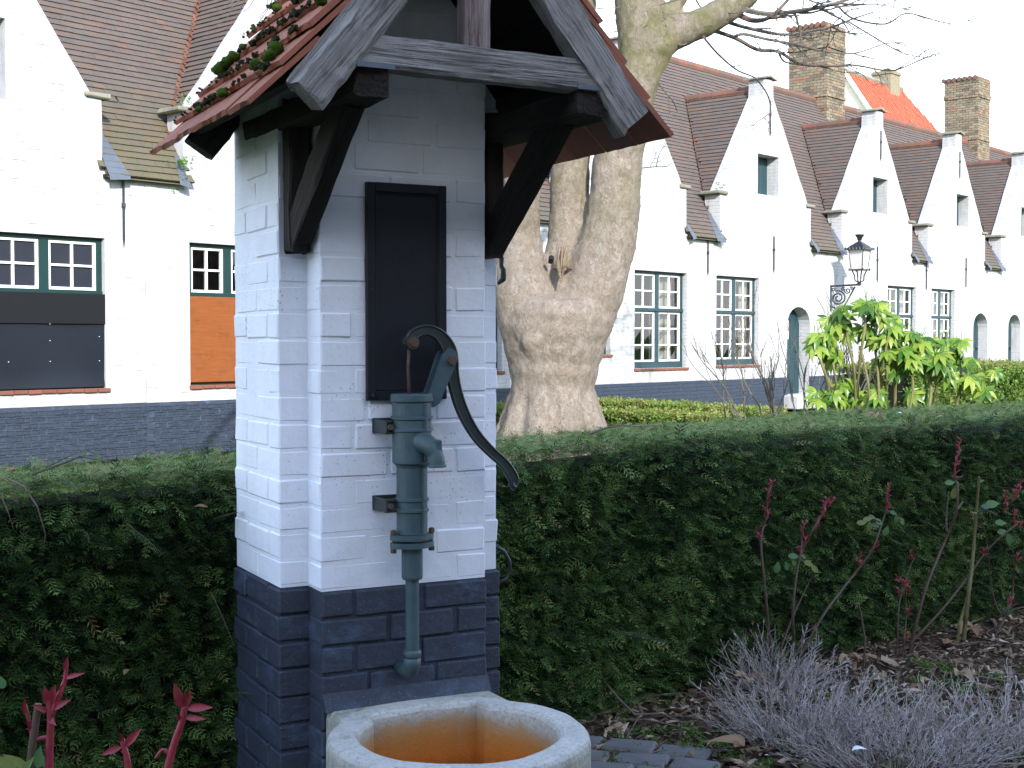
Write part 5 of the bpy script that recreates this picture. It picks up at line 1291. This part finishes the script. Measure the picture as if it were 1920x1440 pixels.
# ------------------------------------------------------------------ fatsia shrubs with large fingered leaves
def palmate(seed):
    m = MB(); r = random.Random(seed); n = 8
    for i in range(n):
        a_ = R(-125 + 250 * i / (n - 1) + r.uniform(-4, 4)); L = .155 * (1 - .28 * abs(a_) / 2.2) * r.uniform(.92, 1.08)
        m.leaf((0, 0, 0), (math.cos(a_), math.sin(a_), .02), (0, 0, 1), L, L * .36, .25, r.uniform(.2, .6), 4)
    m.tube([(-.14, 0, .03), (-.06, 0, .015), (0, 0, 0)], .0035, 4)
    me = bpy.data.meshes.new('leaf'); me.from_pydata(m.v, [], m.f); me.update(); me.polygons.foreach_set('use_smooth', [True] * len(me.polygons)); me.materials.append(M['fatsia']); return me
PAL = [palmate(s) for s in range(5)]
FY_ = 13.0
def fatsia(label, stems, clusters):
    x0 = stems[0][0][0][0]; org = at(x0, 760, FY_); org.z = 0
    f = thing('fatsia_shrub', label, 'shrub', org, 0)
    for pts, r_ in stems:
        m = MB(); c = curve(pts, 4); m.tube([at(q[0], q[1], FY_ + .15 * math.sin(i * .4 + pts[0][0])) - org for i, q in enumerate([(c[0][0], 860)] + [tuple(z) for z in c])], r_ * .62 / 192, 7); m.build('stem', M['cane_green'], f, smooth=True)
    for cx_, cy_, rx_, ry_, n_ in clusters:
        cen_ = at(cx_, cy_, FY_) - org
        for i in range(round(n_ * .62)):
            a_ = rnd.uniform(0, 6.28); q = math.sqrt(rnd.random()); dx_, dz_ = rx_ / 192 * q * math.cos(a_), ry_ / 192 * q * math.sin(a_); dy_ = rnd.uniform(-.35, .35) * rx_ / 70
            o = link('leaf', rnd.choice(PAL), f); dr = Vector((dx_ * 2 + rnd.uniform(-.2, .2), dy_ * 1.6 - .25, -.35 + dz_ + rnd.uniform(-.3, .15))).normalized()
            upv = Vector((rnd.uniform(-.3, .3), -.25 + rnd.uniform(-.3, .3), 1)); y = upv.cross(dr).normalized(); z = dr.cross(y); s_ = rnd.uniform(.8, 1.2)
            p = cen_ + Vector((dx_, dy_, dz_))
            o.matrix_local = Matrix(((dr.x * s_, y.x * s_, z.x * s_, p.x), (dr.y * s_, y.y * s_, z.y * s_, p.y), (dr.z * s_, y.z * s_, z.z * s_, p.z), (0, 0, 0, 1)))
fatsia('bright fatsia shrub with the tallest umbrella of fingered leaves below the lantern', [([(1604, 790), (1602, 700), (1590, 640), (1588, 610)], 4), ([(1604, 790), (1612, 680), (1622, 610), (1618, 590)], 4.5), ([(1650, 790), (1646, 700), (1640, 640), (1648, 600)], 4), ([(1648, 790), (1655, 690), (1668, 620)], 4), ([(1630, 790), (1628, 720), (1612, 650)], 4)],
       [(1618, 582, 55, 16, 22), (1660, 600, 22, 18, 10), (1570, 605, 22, 12, 6), (1640, 625, 26, 14, 8), (1605, 625, 25, 14, 4)])
fatsia('small fatsia shrub in front of the arched door', [([(1560, 790), (1552, 720), (1540, 680), (1530, 650)], 4.5), ([(1566, 790), (1568, 730), (1562, 680)], 3.5), ([(1575, 790), (1560, 730), (1545, 690)], 4)],
       [(1526, 638, 26, 16, 12), (1560, 662, 24, 16, 10), (1556, 742, 26, 18, 10), (1598, 735, 28, 22, 12)])
fatsia('yellow green fatsia shrub in the middle of the clump', [([(1678, 790), (1678, 720), (1676, 670)], 5.5), ([(1660, 790), (1662, 740), (1664, 690)], 4), ([(1700, 790), (1712, 730), (1706, 680), (1704, 650)], 4)],
       [(1690, 638, 40, 18, 16), (1665, 662, 30, 18, 12), (1712, 668, 34, 18, 12), (1650, 740, 28, 18, 9), (1680, 690, 20, 10, 4)])
fatsia('spreading fatsia shrub with drooping leaves in front of the dark boxy hedge', [([(1738, 790), (1746, 730), (1740, 690), (1742, 660)], 5), ([(1748, 790), (1756, 720), (1770, 690)], 4), ([(1785, 790), (1800, 730), (1806, 700)], 5), ([(1740, 790), (1735, 720), (1728, 670)], 4)],
       [(1752, 648, 40, 18, 16), (1790, 652, 34, 20, 14), (1762, 694, 24, 14, 6), (1806, 694, 30, 22, 12), (1848, 712, 26, 26, 12), (1775, 672, 40, 16, 8), (1722, 738, 14, 8, 4)])
# bare shrub left of them
org = at(1490, 790, 14.0); org.z = 0; bs = thing('bare_shrub', 'bare thorny grey brown shrub in front of the teal arched door', 'shrub', org, 0); r7 = random.Random(21)
def grow(m, p, d, L, r_, lev, rg, spread=.5, up=.1, k=4):
    q = [p]; dd = d
    for i in range(k): dd = (dd + Vector((rg.uniform(-.22, .22), rg.uniform(-.22, .22), rg.uniform(-.1, .2)))).normalized(); q.append(q[-1] + dd * (L / k))
    m.tube(q, [r_ * (1 - .4 * i / k) for i in range(k + 1)], 5 if lev > 1 else 4, cap=False)
    if lev > 0:
        for _ in range(rg.randint(2, 3)):
            j = rg.randint(2, k); grow(m, q[j], (dd + Vector((rg.uniform(-1, 1) * spread, rg.uniform(-1, 1) * spread, rg.uniform(-.1, .6) + up))).normalized(), L * rg.uniform(.55, .8), r_ * .55, lev - 1, rg, spread, up)
for k in range(14):
    m = MB(); a_ = -1.1 + 2.2 * k / 13; base = Vector((a_ * .25, r7.uniform(-.1, .1), 0))
    grow(m, base, Vector((a_ * .6, r7.uniform(-.3, .3), 1)).normalized(), .85, .017, 3, r7); m.build('stem', M['bark_twig'], bs)

# ------------------------------------------------------------------ roses in the bed
def hy(x):      # y of the long hedge's front face at x
    for (x0, y0), (x1, y1) in zip(hf2, hf2[1:]):
        if x0 <= x <= x1: return y0 + (y1 - y0) * (x - x0) / (x1 - x0)
    return 6.5
def hpt(px, py, off):
    u = (px - 960) / FPX; Y = 5.5
    for _ in range(12): Y = hy(u * Y / 1.0 * 1.0) - off if -.5 < u * Y < 4.2 else Y
    return at(px, py, Y)
def Rz(pts): return [(1340 + x / 3.064, 780 + y / 3.064) for x, y in pts]
def rose(label, canes, reds, leaves, off=.3, r_=.0065, green=False):
    c0 = Rz(canes[0])[0]; o0 = hpt(c0[0], c0[1], off); org = Vector((o0.x, o0.y, 0)); t = thing('rose_bush', label, 'rose bush', org, 0)
    for k, c in enumerate(canes):
        q = curve(Rz(c), 3); P3 = [hpt(a[0], a[1], off + .03 * math.sin(i * .6 + k)) - org for i, a in enumerate(q)]
        if k == 0 or Rz(c)[0][1] > 1150: P3 = [Vector((P3[0].x - .01, P3[0].y, -.01))] + P3
        m = MB(); n_ = len(P3); rad = r_ * (1 if k == 0 else .7); m.tube(P3, [rad * (1 - .5 * i / n_) for i in range(n_)], 6)
        for i in range(2, n_ - 1, 2):
            d = Vector((rnd.uniform(-1, 1), rnd.uniform(-1, .4), .3)).normalized(); m.tube([P3[i], P3[i] + d * .009], [.002, .0003], 4, cap=False)
        m.build('cane', M['cane_green' if green else 'cane'], t)
    for x, y, h_, lean in reds:       # red shoot: base at picture point, height in crop pixels
        a = Rz([(x, y)])[0]; b0 = hpt(*a, off) - org; L = h_ / 3.064 / FPX * 6.0; m = MB(); d = Vector((lean, -.1, 1)).normalized(); side = Vector((1, 0, 0))
        pts = [b0 + d * (L * i / 4) + side * (.006 * math.sin(i * 2)) for i in range(5)]; m.tube(pts, [.0045, .0042, .004, .0035, .002], 6)
        for i in range(5):
            for s_ in range(2): m.leaf(pts[i], (rnd.uniform(-1, 1), rnd.uniform(-1, .6), .9), (rnd.uniform(-.4, .4), -.4, .6), rnd.uniform(.012, .032), .008, .5, .3, 3)
        m.build('red_shoot', M['red_shoot'], t)
    for x, y, sz, an_ in leaves:
        a = Rz([(x, y)])[0]; b0 = hpt(*a, off) - org; m = MB(); d = Vector((math.cos(R(an_)), -.25, math.sin(R(an_)))); L = sz / 3.064 / FPX * 6.0
        m.leaf(b0 - d * L * .5, d, (0.1, -.9, .5), L, L * .62, .18, .2, 5); m.build('leaf', M['rose_leaf'], t, smooth=True)
rose('leftmost rose bush by the hedge, one straight cane with a red tip', [[(320, 1340), (290, 1000), (265, 720), (295, 590), (300, 480), (325, 400)]], [(295, 595, 110, .1), (305, 480, 90, .15), (255, 700, 50, -.3)], [])
rose('second rose bush from the left with two red tips and green leaflets', [[(455, 1290), (450, 1100), (480, 850), (520, 740), (560, 660), (620, 560), (645, 480)], [(480, 850), (500, 740), (495, 620)], [(380, 1340), (450, 1150), (540, 960), (570, 900)]],
     [(515, 740, 110, -.1), (580, 650, 90, .3), (625, 570, 90, .1), (650, 520, 50, .9), (490, 800, 40, 0)], [(360, 870, 62, 80), (415, 862, 50, 100), (455, 805, 60, 0), (455, 840, 45, 120), (510, 805, 40, 130), (540, 845, 55, -15), (578, 880, 55, -40)])
rose('third rose bush from the left, long leaning cane with grey green leaflets', [[(480, 1400), (620, 1150), (730, 1000), (840, 860), (910, 760), (950, 650), (985, 540), (990, 470)], [(500, 1260), (560, 1220), (600, 1185)], [(950, 610), (900, 590), (860, 600)], [(985, 545), (1030, 560), (1070, 600)]],
     [(988, 535, 125, .02), (905, 785, 50, .6), (830, 860, 55, -.05)], [(845, 612, 55, 10), (890, 632, 55, 85), (878, 592, 50, 10), (905, 580, 45, -10), (945, 608, 55, -35), (985, 660, 60, 70), (925, 628, 50, -10), (1028, 556, 45, -15), (1045, 588, 50, 80), (1078, 606, 50, -60)])
rose('tall rose bush with a long deep red tip above paired yellow green leaves', [[(1140, 1260), (1210, 1000), (1280, 820), (1340, 680), (1390, 540), (1395, 400), (1375, 340), (1400, 200)], [(1340, 680), (1330, 600), (1345, 430)], [(1390, 540), (1420, 500), (1435, 490)], [(1380, 350), (1420, 350), (1448, 318)]],
     [(1375, 350, 90, .1), (1385, 290, 80, .15), (1402, 215, 80, .05)], [(1352, 382, 60, 10), (1378, 440, 75, 80), (1395, 388, 45, -50)], r_=.008)
rose('rose stump with a thick pale green pruned cane', [[(1440, 1190), (1460, 1010), (1480, 850), (1500, 600), (1520, 350)], [(1500, 560), (1470, 560), (1455, 600)], [(1405, 1200), (1440, 1080), (1455, 1000)]], [], [(1535, 372, 30, 20)], r_=.012, green=True)
rose('arching rose bush crossing behind the pruned green cane', [[(1130, 1300), (1300, 1120), (1450, 930), (1550, 790), (1650, 690), (1740, 620)], [(1050, 1290), (1060, 1080), (1110, 900), (1165, 780)], [(1090, 1280), (1100, 1150), (1095, 1000)]],
     [(1545, 800, 40, .2), (1720, 640, 100, .05), (1130, 820, 40, 0), (1055, 960, 45, -.4), (1090, 985, 40, .2), (1055, 1030, 30, 0), (1108, 1025, 35, 0), (1095, 1290, 60, 0), (1110, 1150, 35, 0)], [(1645, 612, 70, 0), (1655, 665, 65, 10), (1695, 712, 80, -75)])
rose('rose bush at the right edge with dark red sprays and a drooping leaf', [[(1510, 1440), (1620, 1250), (1700, 1080), (1715, 950), (1722, 850)], [(1700, 1080), (1640, 1130), (1590, 980), (1560, 700), (1500, 540)], [(1600, 560), (1560, 545), (1500, 548)], [(1620, 1270), (1720, 1210), (1790, 1180)], [(1560, 1240), (1640, 1200), (1700, 1120), (1790, 1095)]],
     [(1675, 540, 110, -.1), (1710, 490, 90, .2), (1742, 440, 90, .3), (1700, 1100, 50, 0), (1740, 840, 50, 0), (1745, 640, 40, .8)], [(1595, 505, 90, 15), (1560, 520, 60, 0)], r_=.007)
# foreground shoots at the lower left: canes of one bush near the viewer
fr = thing('rose_bush', 'close rose bush at the lower left corner with crimson new shoots', 'rose bush', at(150, 1500, 1.75) * 1.0, 0); fo = at(150, 1500, 1.75); fo.z = 0; fr.location = fo
def fgp(x, y, dy=0.0): return at(x, y, 1.75 + dy) - fo
def fcane(pts, r0, r1, mat, name='cane', dy=0.0):
    q = curve(pts, 4); m = MB(); P3 = [fgp(a[0], a[1], dy) for a in q]; P3 = [Vector((P3[0].x * .6, P3[0].y, 0))] + P3 if pts[0][1] > 1430 else P3; n_ = len(P3)
    m.tube(P3, [r0 + (r1 - r0) * i / (n_ - 1) for i in range(n_)], 10)
    for i in range(3, n_ - 1, 1):
        d = Vector((rnd.choice((-1, 1)), rnd.uniform(-.6, .2), .15)).normalized(); r_ = r0 + (r1 - r0) * i / n_
        if rnd.random() < .5: m.tube([P3[i] + d * r_ * .7, P3[i] + d * (r_ + .004)], [.0012, .0002], 4, cap=False)
    return m.build(name, M[mat], fr, smooth=True)
def fleaf(x, y, tx, ty, wd, mat='red_shoot', dy=0.0, dd=-.01, fold=.45, name='red_leaf'):
    a = fgp(x, y, dy); b_ = fgp(tx, ty, dy + dd); m = MB(); m.leaf(a, b_ - a, (.1, -1, .35), (b_ - a).length, wd / FPX * 1.75, fold, .08, 7); return m.build(name, M[mat], fr, smooth=True)
fcane([(92, 1450), (93, 1400), (95, 1340), (88, 1300)], .0062, .004, 'red_shoot')
fcane([(95, 1345), (112, 1300), (122, 1275), (124, 1250)], .0042, .0026, 'red_shoot')
fcane([(55, 1450), (62, 1390), (72, 1320)], .0062, .005, 'cane')
fcane([(62, 1385), (56, 1360), (48, 1322)], .0032, .002, 'red_shoot')
fcane([(64, 1388), (80, 1384), (93, 1384)], .003, .003, 'red_shoot')
fcane([(240, 1450), (238, 1420), (228, 1385)], .0052, .0035, 'red_shoot')
fcane([(312, 1450), (325, 1400), (342, 1350), (345, 1325)], .0055, .0038, 'red_shoot')
fcane([(320, 1440), (316, 1415), (305, 1406), (292, 1422)], .003, .002, 'red_shoot')
for a in [(122, 1262, 126, 1232, 11), (118, 1272, 157, 1262, 9), (95, 1322, 82, 1288, 17), (95, 1322, 102, 1285, 17), (96, 1330, 130, 1312, 13), (92, 1335, 60, 1322, 10), (110, 1300, 120, 1282, 10), (88, 1345, 105, 1360, 10), (45, 1340, 46, 1310, 8), (60, 1372, 50, 1350, 7),
          (235, 1398, 262, 1368, 16), (228, 1400, 190, 1415, 13), (230, 1395, 226, 1375, 10), (346, 1330, 326, 1282, 20), (348, 1325, 356, 1295, 15), (350, 1328, 397, 1326, 16), (346, 1345, 385, 1348, 12), (340, 1350, 330, 1340, 9), (352, 1318, 345, 1300, 14)]: fleaf(*a)
fleaf(30, 1445, -10, 1418, 22, 'rose_leaf', name='leaf'); fleaf(70, 1440, 75, 1400, 20, 'rose_leaf', name='leaf'); fleaf(55, 1440, 5, 1415, 18, 'rose_leaf', .05, name='leaf'); fleaf(8, 1290, -6, 1265, 22, 'rose_leaf', .3, name='leaf'); fleaf(95, 1440, 60, 1405, 16, 'rose_leaf', .04, name='leaf'); fleaf(38, 1455, 62, 1420, 14, 'rose_leaf', -.02, name='leaf')

# ------------------------------------------------------------------ dry lavender, weeds, litter, leaves, twigs, paving
def lavender(label, px, py, wid_, ht, ns, seed):
    p0 = onz(px, py, 0); org = Vector((p0.x, p0.y, 0)); t = thing('lavender_bush', label, 'lavender', org, 0, ); r = random.Random(seed); m = MB()
    for k in range(ns):
        a_ = r.uniform(0, 6.28); q = math.sqrt(r.random()); b0 = Vector((wid_ * .33 * q * math.cos(a_), wid_ * .26 * q * math.sin(a_), 0)); d = Vector((math.cos(a_) * q * .95 + r.uniform(-.35, .35), math.sin(a_) * q * .8 + r.uniform(-.35, .35), r.uniform(.45, 1.0))).normalized()
        L = ht * r.uniform(.5, 1.2); pts = [b0]; dd = d
        for i in range(4): dd = (dd + Vector((r.uniform(-.35, .35), r.uniform(-.35, .35), r.uniform(-.22, .2)))).normalized(); pts.append(pts[-1] + dd * L / 4)
        m.tube(pts, [.0024, .002, .0015, .0012, .0008], 3, cap=False)
        for _ in range(8):
            j = r.randint(1, 3); e_ = (dd + Vector((r.uniform(-1, 1), r.uniform(-1, 1), r.uniform(-.5, .9)))).normalized(); s0 = pts[j].lerp(pts[j + 1], r.random()); mid = s0 + e_ * .02; m.tube([s0, mid, mid + (e_ + Vector((r.uniform(-.7, .7), r.uniform(-.7, .7), r.uniform(-.3, .5)))).normalized() * r.uniform(.01, .03)], [.0011, .001, .0007], 3, cap=False)
        if r.random() < .3: pp = pts[4]; m.tube([pp, pp + dd * .012], [.0028, .0018], 4)
    V_ = np.array(m.v); nf = len(m.f); Q3 = np.array([f_ for f_ in m.f if len(f_) == 4]); 
    tint = np.repeat(NR.random(len(Q3) // 12 + 1), 12)[:len(Q3)]
    np_mesh('dry_stems', V_, Q3, M['lavender'], t, 'stuff', tint)
lavender('dry lilac grey lavender bush nearest the paving', 1500, 1392, .62, .28, 230, 1)
lavender('dry lavender bush in the middle of the bottom right corner', 1690, 1440, .8, .26, 240, 2)
lavender('dry lavender bush at the far bottom right corner', 1890, 1410, .66, .26, 180, 3)
lavender('small wisp of dry lavender against the foot of the hedge', 1455, 1300, .32, .26, 110, 4)
def inbed(N, x0=.15, x1=4.0, y0=4.15, y1=7.6):
    P = np.stack([NR.uniform(x0, x1, N), NR.uniform(y0, y1, N)], 1); keep = []
    hyv = np.array([hy(x) for x in P[:, 0]]); keep = P[:, 1] < hyv + .1
    P = P[keep]; return np.concatenate([P, np.zeros((len(P), 1))], 1)
P = inbed(16000); N = len(P); P[:, 2] = NR.uniform(.006, .022, N)
chip = np.array([(-.5, -.16, 0), (.5, -.12, .04), (.45, .14, .0), (-.48, .16, .05), (0, 0, .16)]); cq = np.array([(0, 1, 4), (1, 2, 4), (2, 3, 4), (3, 0, 4)])
dr = NR.normal(size=(N, 3)) * (1, 1, .3); a, b_, c = scatter(chip, cq, P, frames(dr, np.tile((0, 0, 1.), (N, 1)) + NR.normal(0, .45, (N, 3))), NR.gamma(3, .009, N) + .008, NR.random(N) ** 1.5)
np_mesh('bark_litter', a, b_, M['litter'], None, 'stuff', c); o = bpy.data.objects['bark_litter']; tag(o, 'brown bark chips and leaf litter covering the bed', 'litter')
P = inbed(900); cl = lumps(P, 1.0, 2.2); P = P[cl > .12]; N = len(P); m = MB()
K = 9; P = np.repeat(P, K, 0) + NR.normal(0, .022, (N * K, 3)) * (1, 1, 0); N = len(P); P[:, 2] = NR.uniform(.01, .03, N)
a, b_, c = scatter(CLP[0][0], CLP[0][1], P, frames(NR.normal(size=(N, 3)), NR.normal(size=(N, 3))), NR.uniform(.012, .026, N), NR.random(N)); o = np_mesh('ground_weeds', a, b_, M['weed'], None, 'stuff', c); tag(o, 'small green weeds and moss scattered over the bed', 'weeds')
m = MB()
for k in range(110):
    x = rnd.uniform(.3, 3.6); y = rnd.uniform(4.3, hy(x)); a_ = rnd.uniform(0, 3.14); L = rnd.uniform(.06, .3); d = Vector((math.cos(a_), math.sin(a_), rnd.uniform(-.05, .2))); p = Vector((x, y, .02))
    m.tube([p, p + d * L * .5 + Vector((0, 0, rnd.uniform(-.005, .02))), p + d * L], [.0025, .002, .0012], 4, cap=False)
o = m.build('twig_litter', M['lavender'], None, kind='stuff'); tag(o, 'thin pale dead twigs strewn over the bed', 'twigs')
def fallen(px, py, L, label, z=.03, mat='dead_leaf', stand=.3, P3=None, group=None):
    L *= .8; p = P3 or onz(px, py, z); m = MB(); a_ = rnd.uniform(0, 6.28); n_ = 3 if L > .06 else 1
    for k in range(n_): m.leaf((0, 0, 0), (math.cos(a_ + (k - 1) * .8), math.sin(a_ + (k - 1) * .8), stand * rnd.uniform(.3, 1)), (0, -.3, 1), L * (1 if k == 1 or n_ == 1 else .7), L * .5, rnd.uniform(.3, .9), rnd.uniform(.1, .9), 6)
    o = m.build('fallen_leaf', M[mat], None, smooth=True); o.location = p; tag(o, label, 'leaf', group)
fallen(1405, 1280, .15, 'large curled brown leaf standing upright behind the nearest lavender', .07, stand=1.4)
fallen(1395, 1400, .13, 'rust brown curled leaf lying left of the nearest lavender', .05, stand=1.0)
fallen(1365, 1292, .06, 'pale green oval leaf near the foot of the hedge', .03, 'rose_leaf')
fallen(1590, 1232, .12, 'broad brown leaf at the hedge foot behind the second rose', .03); fallen(1610, 1236, .1, 'light brown leaf beside the broad one at the hedge foot', .04)
fallen(1770, 1208, .12, 'beige leaf below the pruned green rose cane', .03); fallen(1825, 1175, .14, 'tan leaf at the foot of the pruned rose cane', .05)
fallen(1800, 1260, .11, 'crumpled pinkish brown leaf in front of the right rose bush', .04); fallen(1460, 1305, .1, 'brown leaf caught in the small lavender wisp', .08)
fallen(1845, 1375, .08, 'small orange brown leaf at the right among lavender', .06)
for x, y, L, lab, mt in ((208, 850, .045, 'rolled brown leaf on top of the left hedge near the plinth', 'dead_leaf'), (10, 885, .05, 'dark brown leaf on the left hedge top at the edge of the picture', 'dead_leaf'), (190, 882, .03, 'pale oval leaf on the left hedge top', 'dead_leaf'), (412, 848, .035, 'brown leaf on the hedge top next to the shaft', 'dead_leaf'), (1640, 777, .09, 'reddish brown leaf on top of the long hedge', 'dead_leaf'), (1215, 806, .05, 'pale leaf on top of the long hedge near the tree', 'dead_leaf'), (1690, 775, .04, 'tiny white leaf on top of the long hedge', 'paper'), (1768, 781, .05, 'pale yellow leaf on top of the long hedge at right', 'dead_leaf')):
    fallen(x, y, L, lab, 1.075, mt)
fallen(0, 0, .05, 'tan leaf caught in the front of the left hedge', P3=at(365, 950, 4.0)); fallen(0, 0, .045, 'small tan leaf low in the front of the left hedge', P3=at(240, 1255, 3.85))
m = MB(); m.tube([onz(60, 890, 1.09), onz(120, 868, 1.12), onz(150, 856, 1.14), onz(185, 862, 1.1), onz(200, 855, 1.1), onz(250, 852, 1.12), onz(310, 828, 1.13)], [.003, .003, .0025, .002, .002, .002, .001], 5); m.tube([onz(85, 876, 1.1), onz(130, 855, 1.13), onz(160, 842, 1.14), onz(180, 852, 1.12)], [.002, .002, .0015, .001], 5)
o = m.build('dead_twig', M['bark_twig'], None); tag(o, 'dead forked twig lying on top of the left hedge', 'twig')
m = MB(); m.tube([at(10, 895, 3.75), at(45, 912, 3.72), at(70, 950, 3.72), at(85, 1000, 3.76), at(82, 1030, 3.8)], [.003, .0028, .0025, .002, .001], 5); m.tube([at(0, 925, 3.7), at(15, 960, 3.7), at(25, 992, 3.74)], [.002, .002, .001], 5)
o = m.build('dead_twig', M['lavender'], None); tag(o, 'thin arched twig hanging down the front of the left hedge', 'twig')
m = MB(); m.tube([onz(1105, 813, 1.1), onz(1140, 801, 1.12), onz(1170, 797, 1.13), onz(1200, 800, 1.1), onz(1240, 797, 1.12)], [.005, .004, .004, .003, .002], 5)
o = m.build('dead_twig', M['lavender'], None); tag(o, 'long grey twig lying on the long hedge in front of the tree', 'twig')
for pts, lab in (([onz(1100, 1283, .03), onz(1135, 1280, .12), onz(1160, 1310, .08), onz(1190, 1340, .03), onz(1240, 1338, .03), onz(1290, 1360, .02)], 'long arching pale twig on the soil beside the basin'), ([onz(1835, 1268, .04), onz(1920, 1283, .04)], 'straight pale stick at the right edge, the farther one'), ([onz(1790, 1308, .05), onz(1860, 1308, .06), onz(1925, 1318, .04)], 'straight pale stick at the right edge, the nearer one'), ([onz(1620, 1250, .02), onz(1622, 1200, .15), onz(1614, 1150, .28), onz(1608, 1130, .34)], 'thin white wavy stalk standing in front of the hedge')):
    m = MB(); m.tube(pts, .0042, 6); o = m.build('dead_twig', M['lavender'], None); tag(o, lab, 'twig')
fallen(1598, 1408, .05, 'white scrap of paper caught in the lavender', .2, 'paper', 1.0)
# loose yew sprays growing out of the hedges at their feet
def spray(label, p, d, L, seed):
    t = thing('yew_shoot', label, 'yew shoot', p, 0); r = random.Random(seed); m = MB(); d = Vector(d).normalized(); q = [Vector((0, 0, 0))]
    for i in range(8): d = (d + Vector((0, 0, -.03))).normalized(); q.append(q[-1] + d * L / 8)
    m.tube(q, [.0016 - .0001 * i for i in range(9)], 5); m.build('stem', M['cane'], t); pos = []; dd = []
    for i in range(1, 9):
        for s_ in (-1, 1):
            for k in range(3):
                side = d.cross(Vector((0, 0, 1))).normalized() * s_; pos.append(q[i - 1].lerp(q[i], k / 3)); dd.append((side * 1.0 + d * .7 + Vector((0, 0, .1))))
    pos = np.array(pos); dd = np.array(dd); N = len(pos); tv = np.array([(0, 0, 0), (.4, .04, 0), (1, 0, 0), (.4, -.04, 0.)]); a, b_, c = scatter(tv, np.array([(0, 1, 2, 3)]), pos, frames(dd, np.tile((0, 0, 1.), (N, 1))), NR.uniform(.03, .042, N), NR.uniform(.2, .6, N)); np_mesh('needles', a, b_, M['yew'], t, 'stuff', c)
for i, (x, y, z, d, L, lab) in enumerate([(1290, 1300, .08, (-1, -.35, .1), .28, 'feathery yew shoot sticking out at the hedge foot right of the basin'), (1150, 1330, .1, (-.8, -.6, 0), .2, 'low feathery yew shoot beside the basin rim'), (1160, 1185, .5, (.7, -.7, .1), .2, 'yew shoot on the face of the long hedge near the shaft'), (1225, 1300, .06, (-.6, -.8, .05), .22, 'dark yew shoot lying on the soil in front of the hedge')]):
    spray(lab, onz(x, y, z), d, L, i)
for i, (x, y, Y, d, L, lab) in enumerate([(240, 985, 3.85, (.8, -.5, -.35), .16, 'drooping yew shoot on the left hedge face'), (400, 975, 4.0, (.5, -.6, .3), .16, 'yew shoot rising beside the shaft on the left hedge'), (395, 1110, 3.95, (.5, -.6, -.6), .2, 'long yew shoot hanging near the shaft plinth'), (430, 1300, 3.9, (.6, -.6, .25), .16, 'low yew shoot touching the left side of the plinth'), (420, 930, 4.05, (.9, -.6, .1), .15, 'yew shoot brushing the left side of the white shaft')]):
    spray(lab, at(x, y, Y), d, L, 20 + i)
# paving in front of the basin
pv = thing('paved_path', 'worn blue grey stone paving beside the basin', 'path', (0, 0, 0), 0); del pv['category']; del pv['label']; pv['kind'] = 'structure'
cnt = 0; u_ = Vector((.94, -.34, 0)); v_ = Vector((.34, .94, 0)); o_ = onz(1115, 1392, 0)
m = MB(); q = [o_ + u_ * -2.2 + v_ * .02, o_ + u_ * .42 + v_ * .02, o_ + u_ * .42 - v_ * 2.6, o_ + u_ * -2.2 - v_ * 2.6]; m.add([(p.x, p.y, .014) for p in q], [(0, 3, 2, 1)]); m.build('path_bed', M['soil'], pv)
for r_ in range(18):
    y = -.0 - r_ * .14; x = -2.1 + (r_ % 2) * .1
    while x < .4:
        w_ = rnd.uniform(.17, .22)
        if cnt < 298:
            p = o_ + u_ * (x + w_ / 2) + v_ * (y - .07); m = MB(); m.box(-w_ / 2 + .006, w_ / 2 - .006, -.064, .064, -.05, .0, .01, .004); st = m.build('paving_stone', M['stone_path'], pv); st.location = (p.x, p.y, .028 + rnd.uniform(-.004, .006)); st.rotation_euler = (rnd.uniform(-.02, .02), rnd.uniform(-.02, .02), math.atan2(u_.y, u_.x) + rnd.uniform(-.03, .03)); cnt += 1
        x += w_
# weeds rooted in the left roof
def tuft(label, p, n_, sz, seed):
    P = np.array(p)[None] + np.random.default_rng(seed).normal(0, sz, (n_, 3)); a, b_, c = scatter(CLP[1][0], CLP[1][1], P, frames(NR.normal(size=(n_, 3)), NR.normal(size=(n_, 3))), NR.uniform(.04, .07, n_), NR.random(n_)); o = np_mesh('roof_weed', a, b_, M['weed'], None, None, c); tag(o, label, 'weed')
def facp(s, z, n): return tuple(FP0 + FD * s - FN * n + Vector((0, 0, z)))
tuft('bright green weed growing at the eave end left of the pump roof', facp(10.02, 3.72, -.1), 26, .055, 1); tuft('green weed hanging under the left eave', facp(10.02, 3.45, -.08), 16, .05, 2)
tuft('green weed on the shoulder stone by the left roof valley', facp(10.1, 4.5, .0), 10, .05, 3); tuft('small weed on the shoulder of the gable right of the tree', facp(22.78, 4.5, .1), 10, .05, 4); tuft('dark weed below the eave right of the tree', facp(22.6, 3.42, -.05), 8, .05, 5)
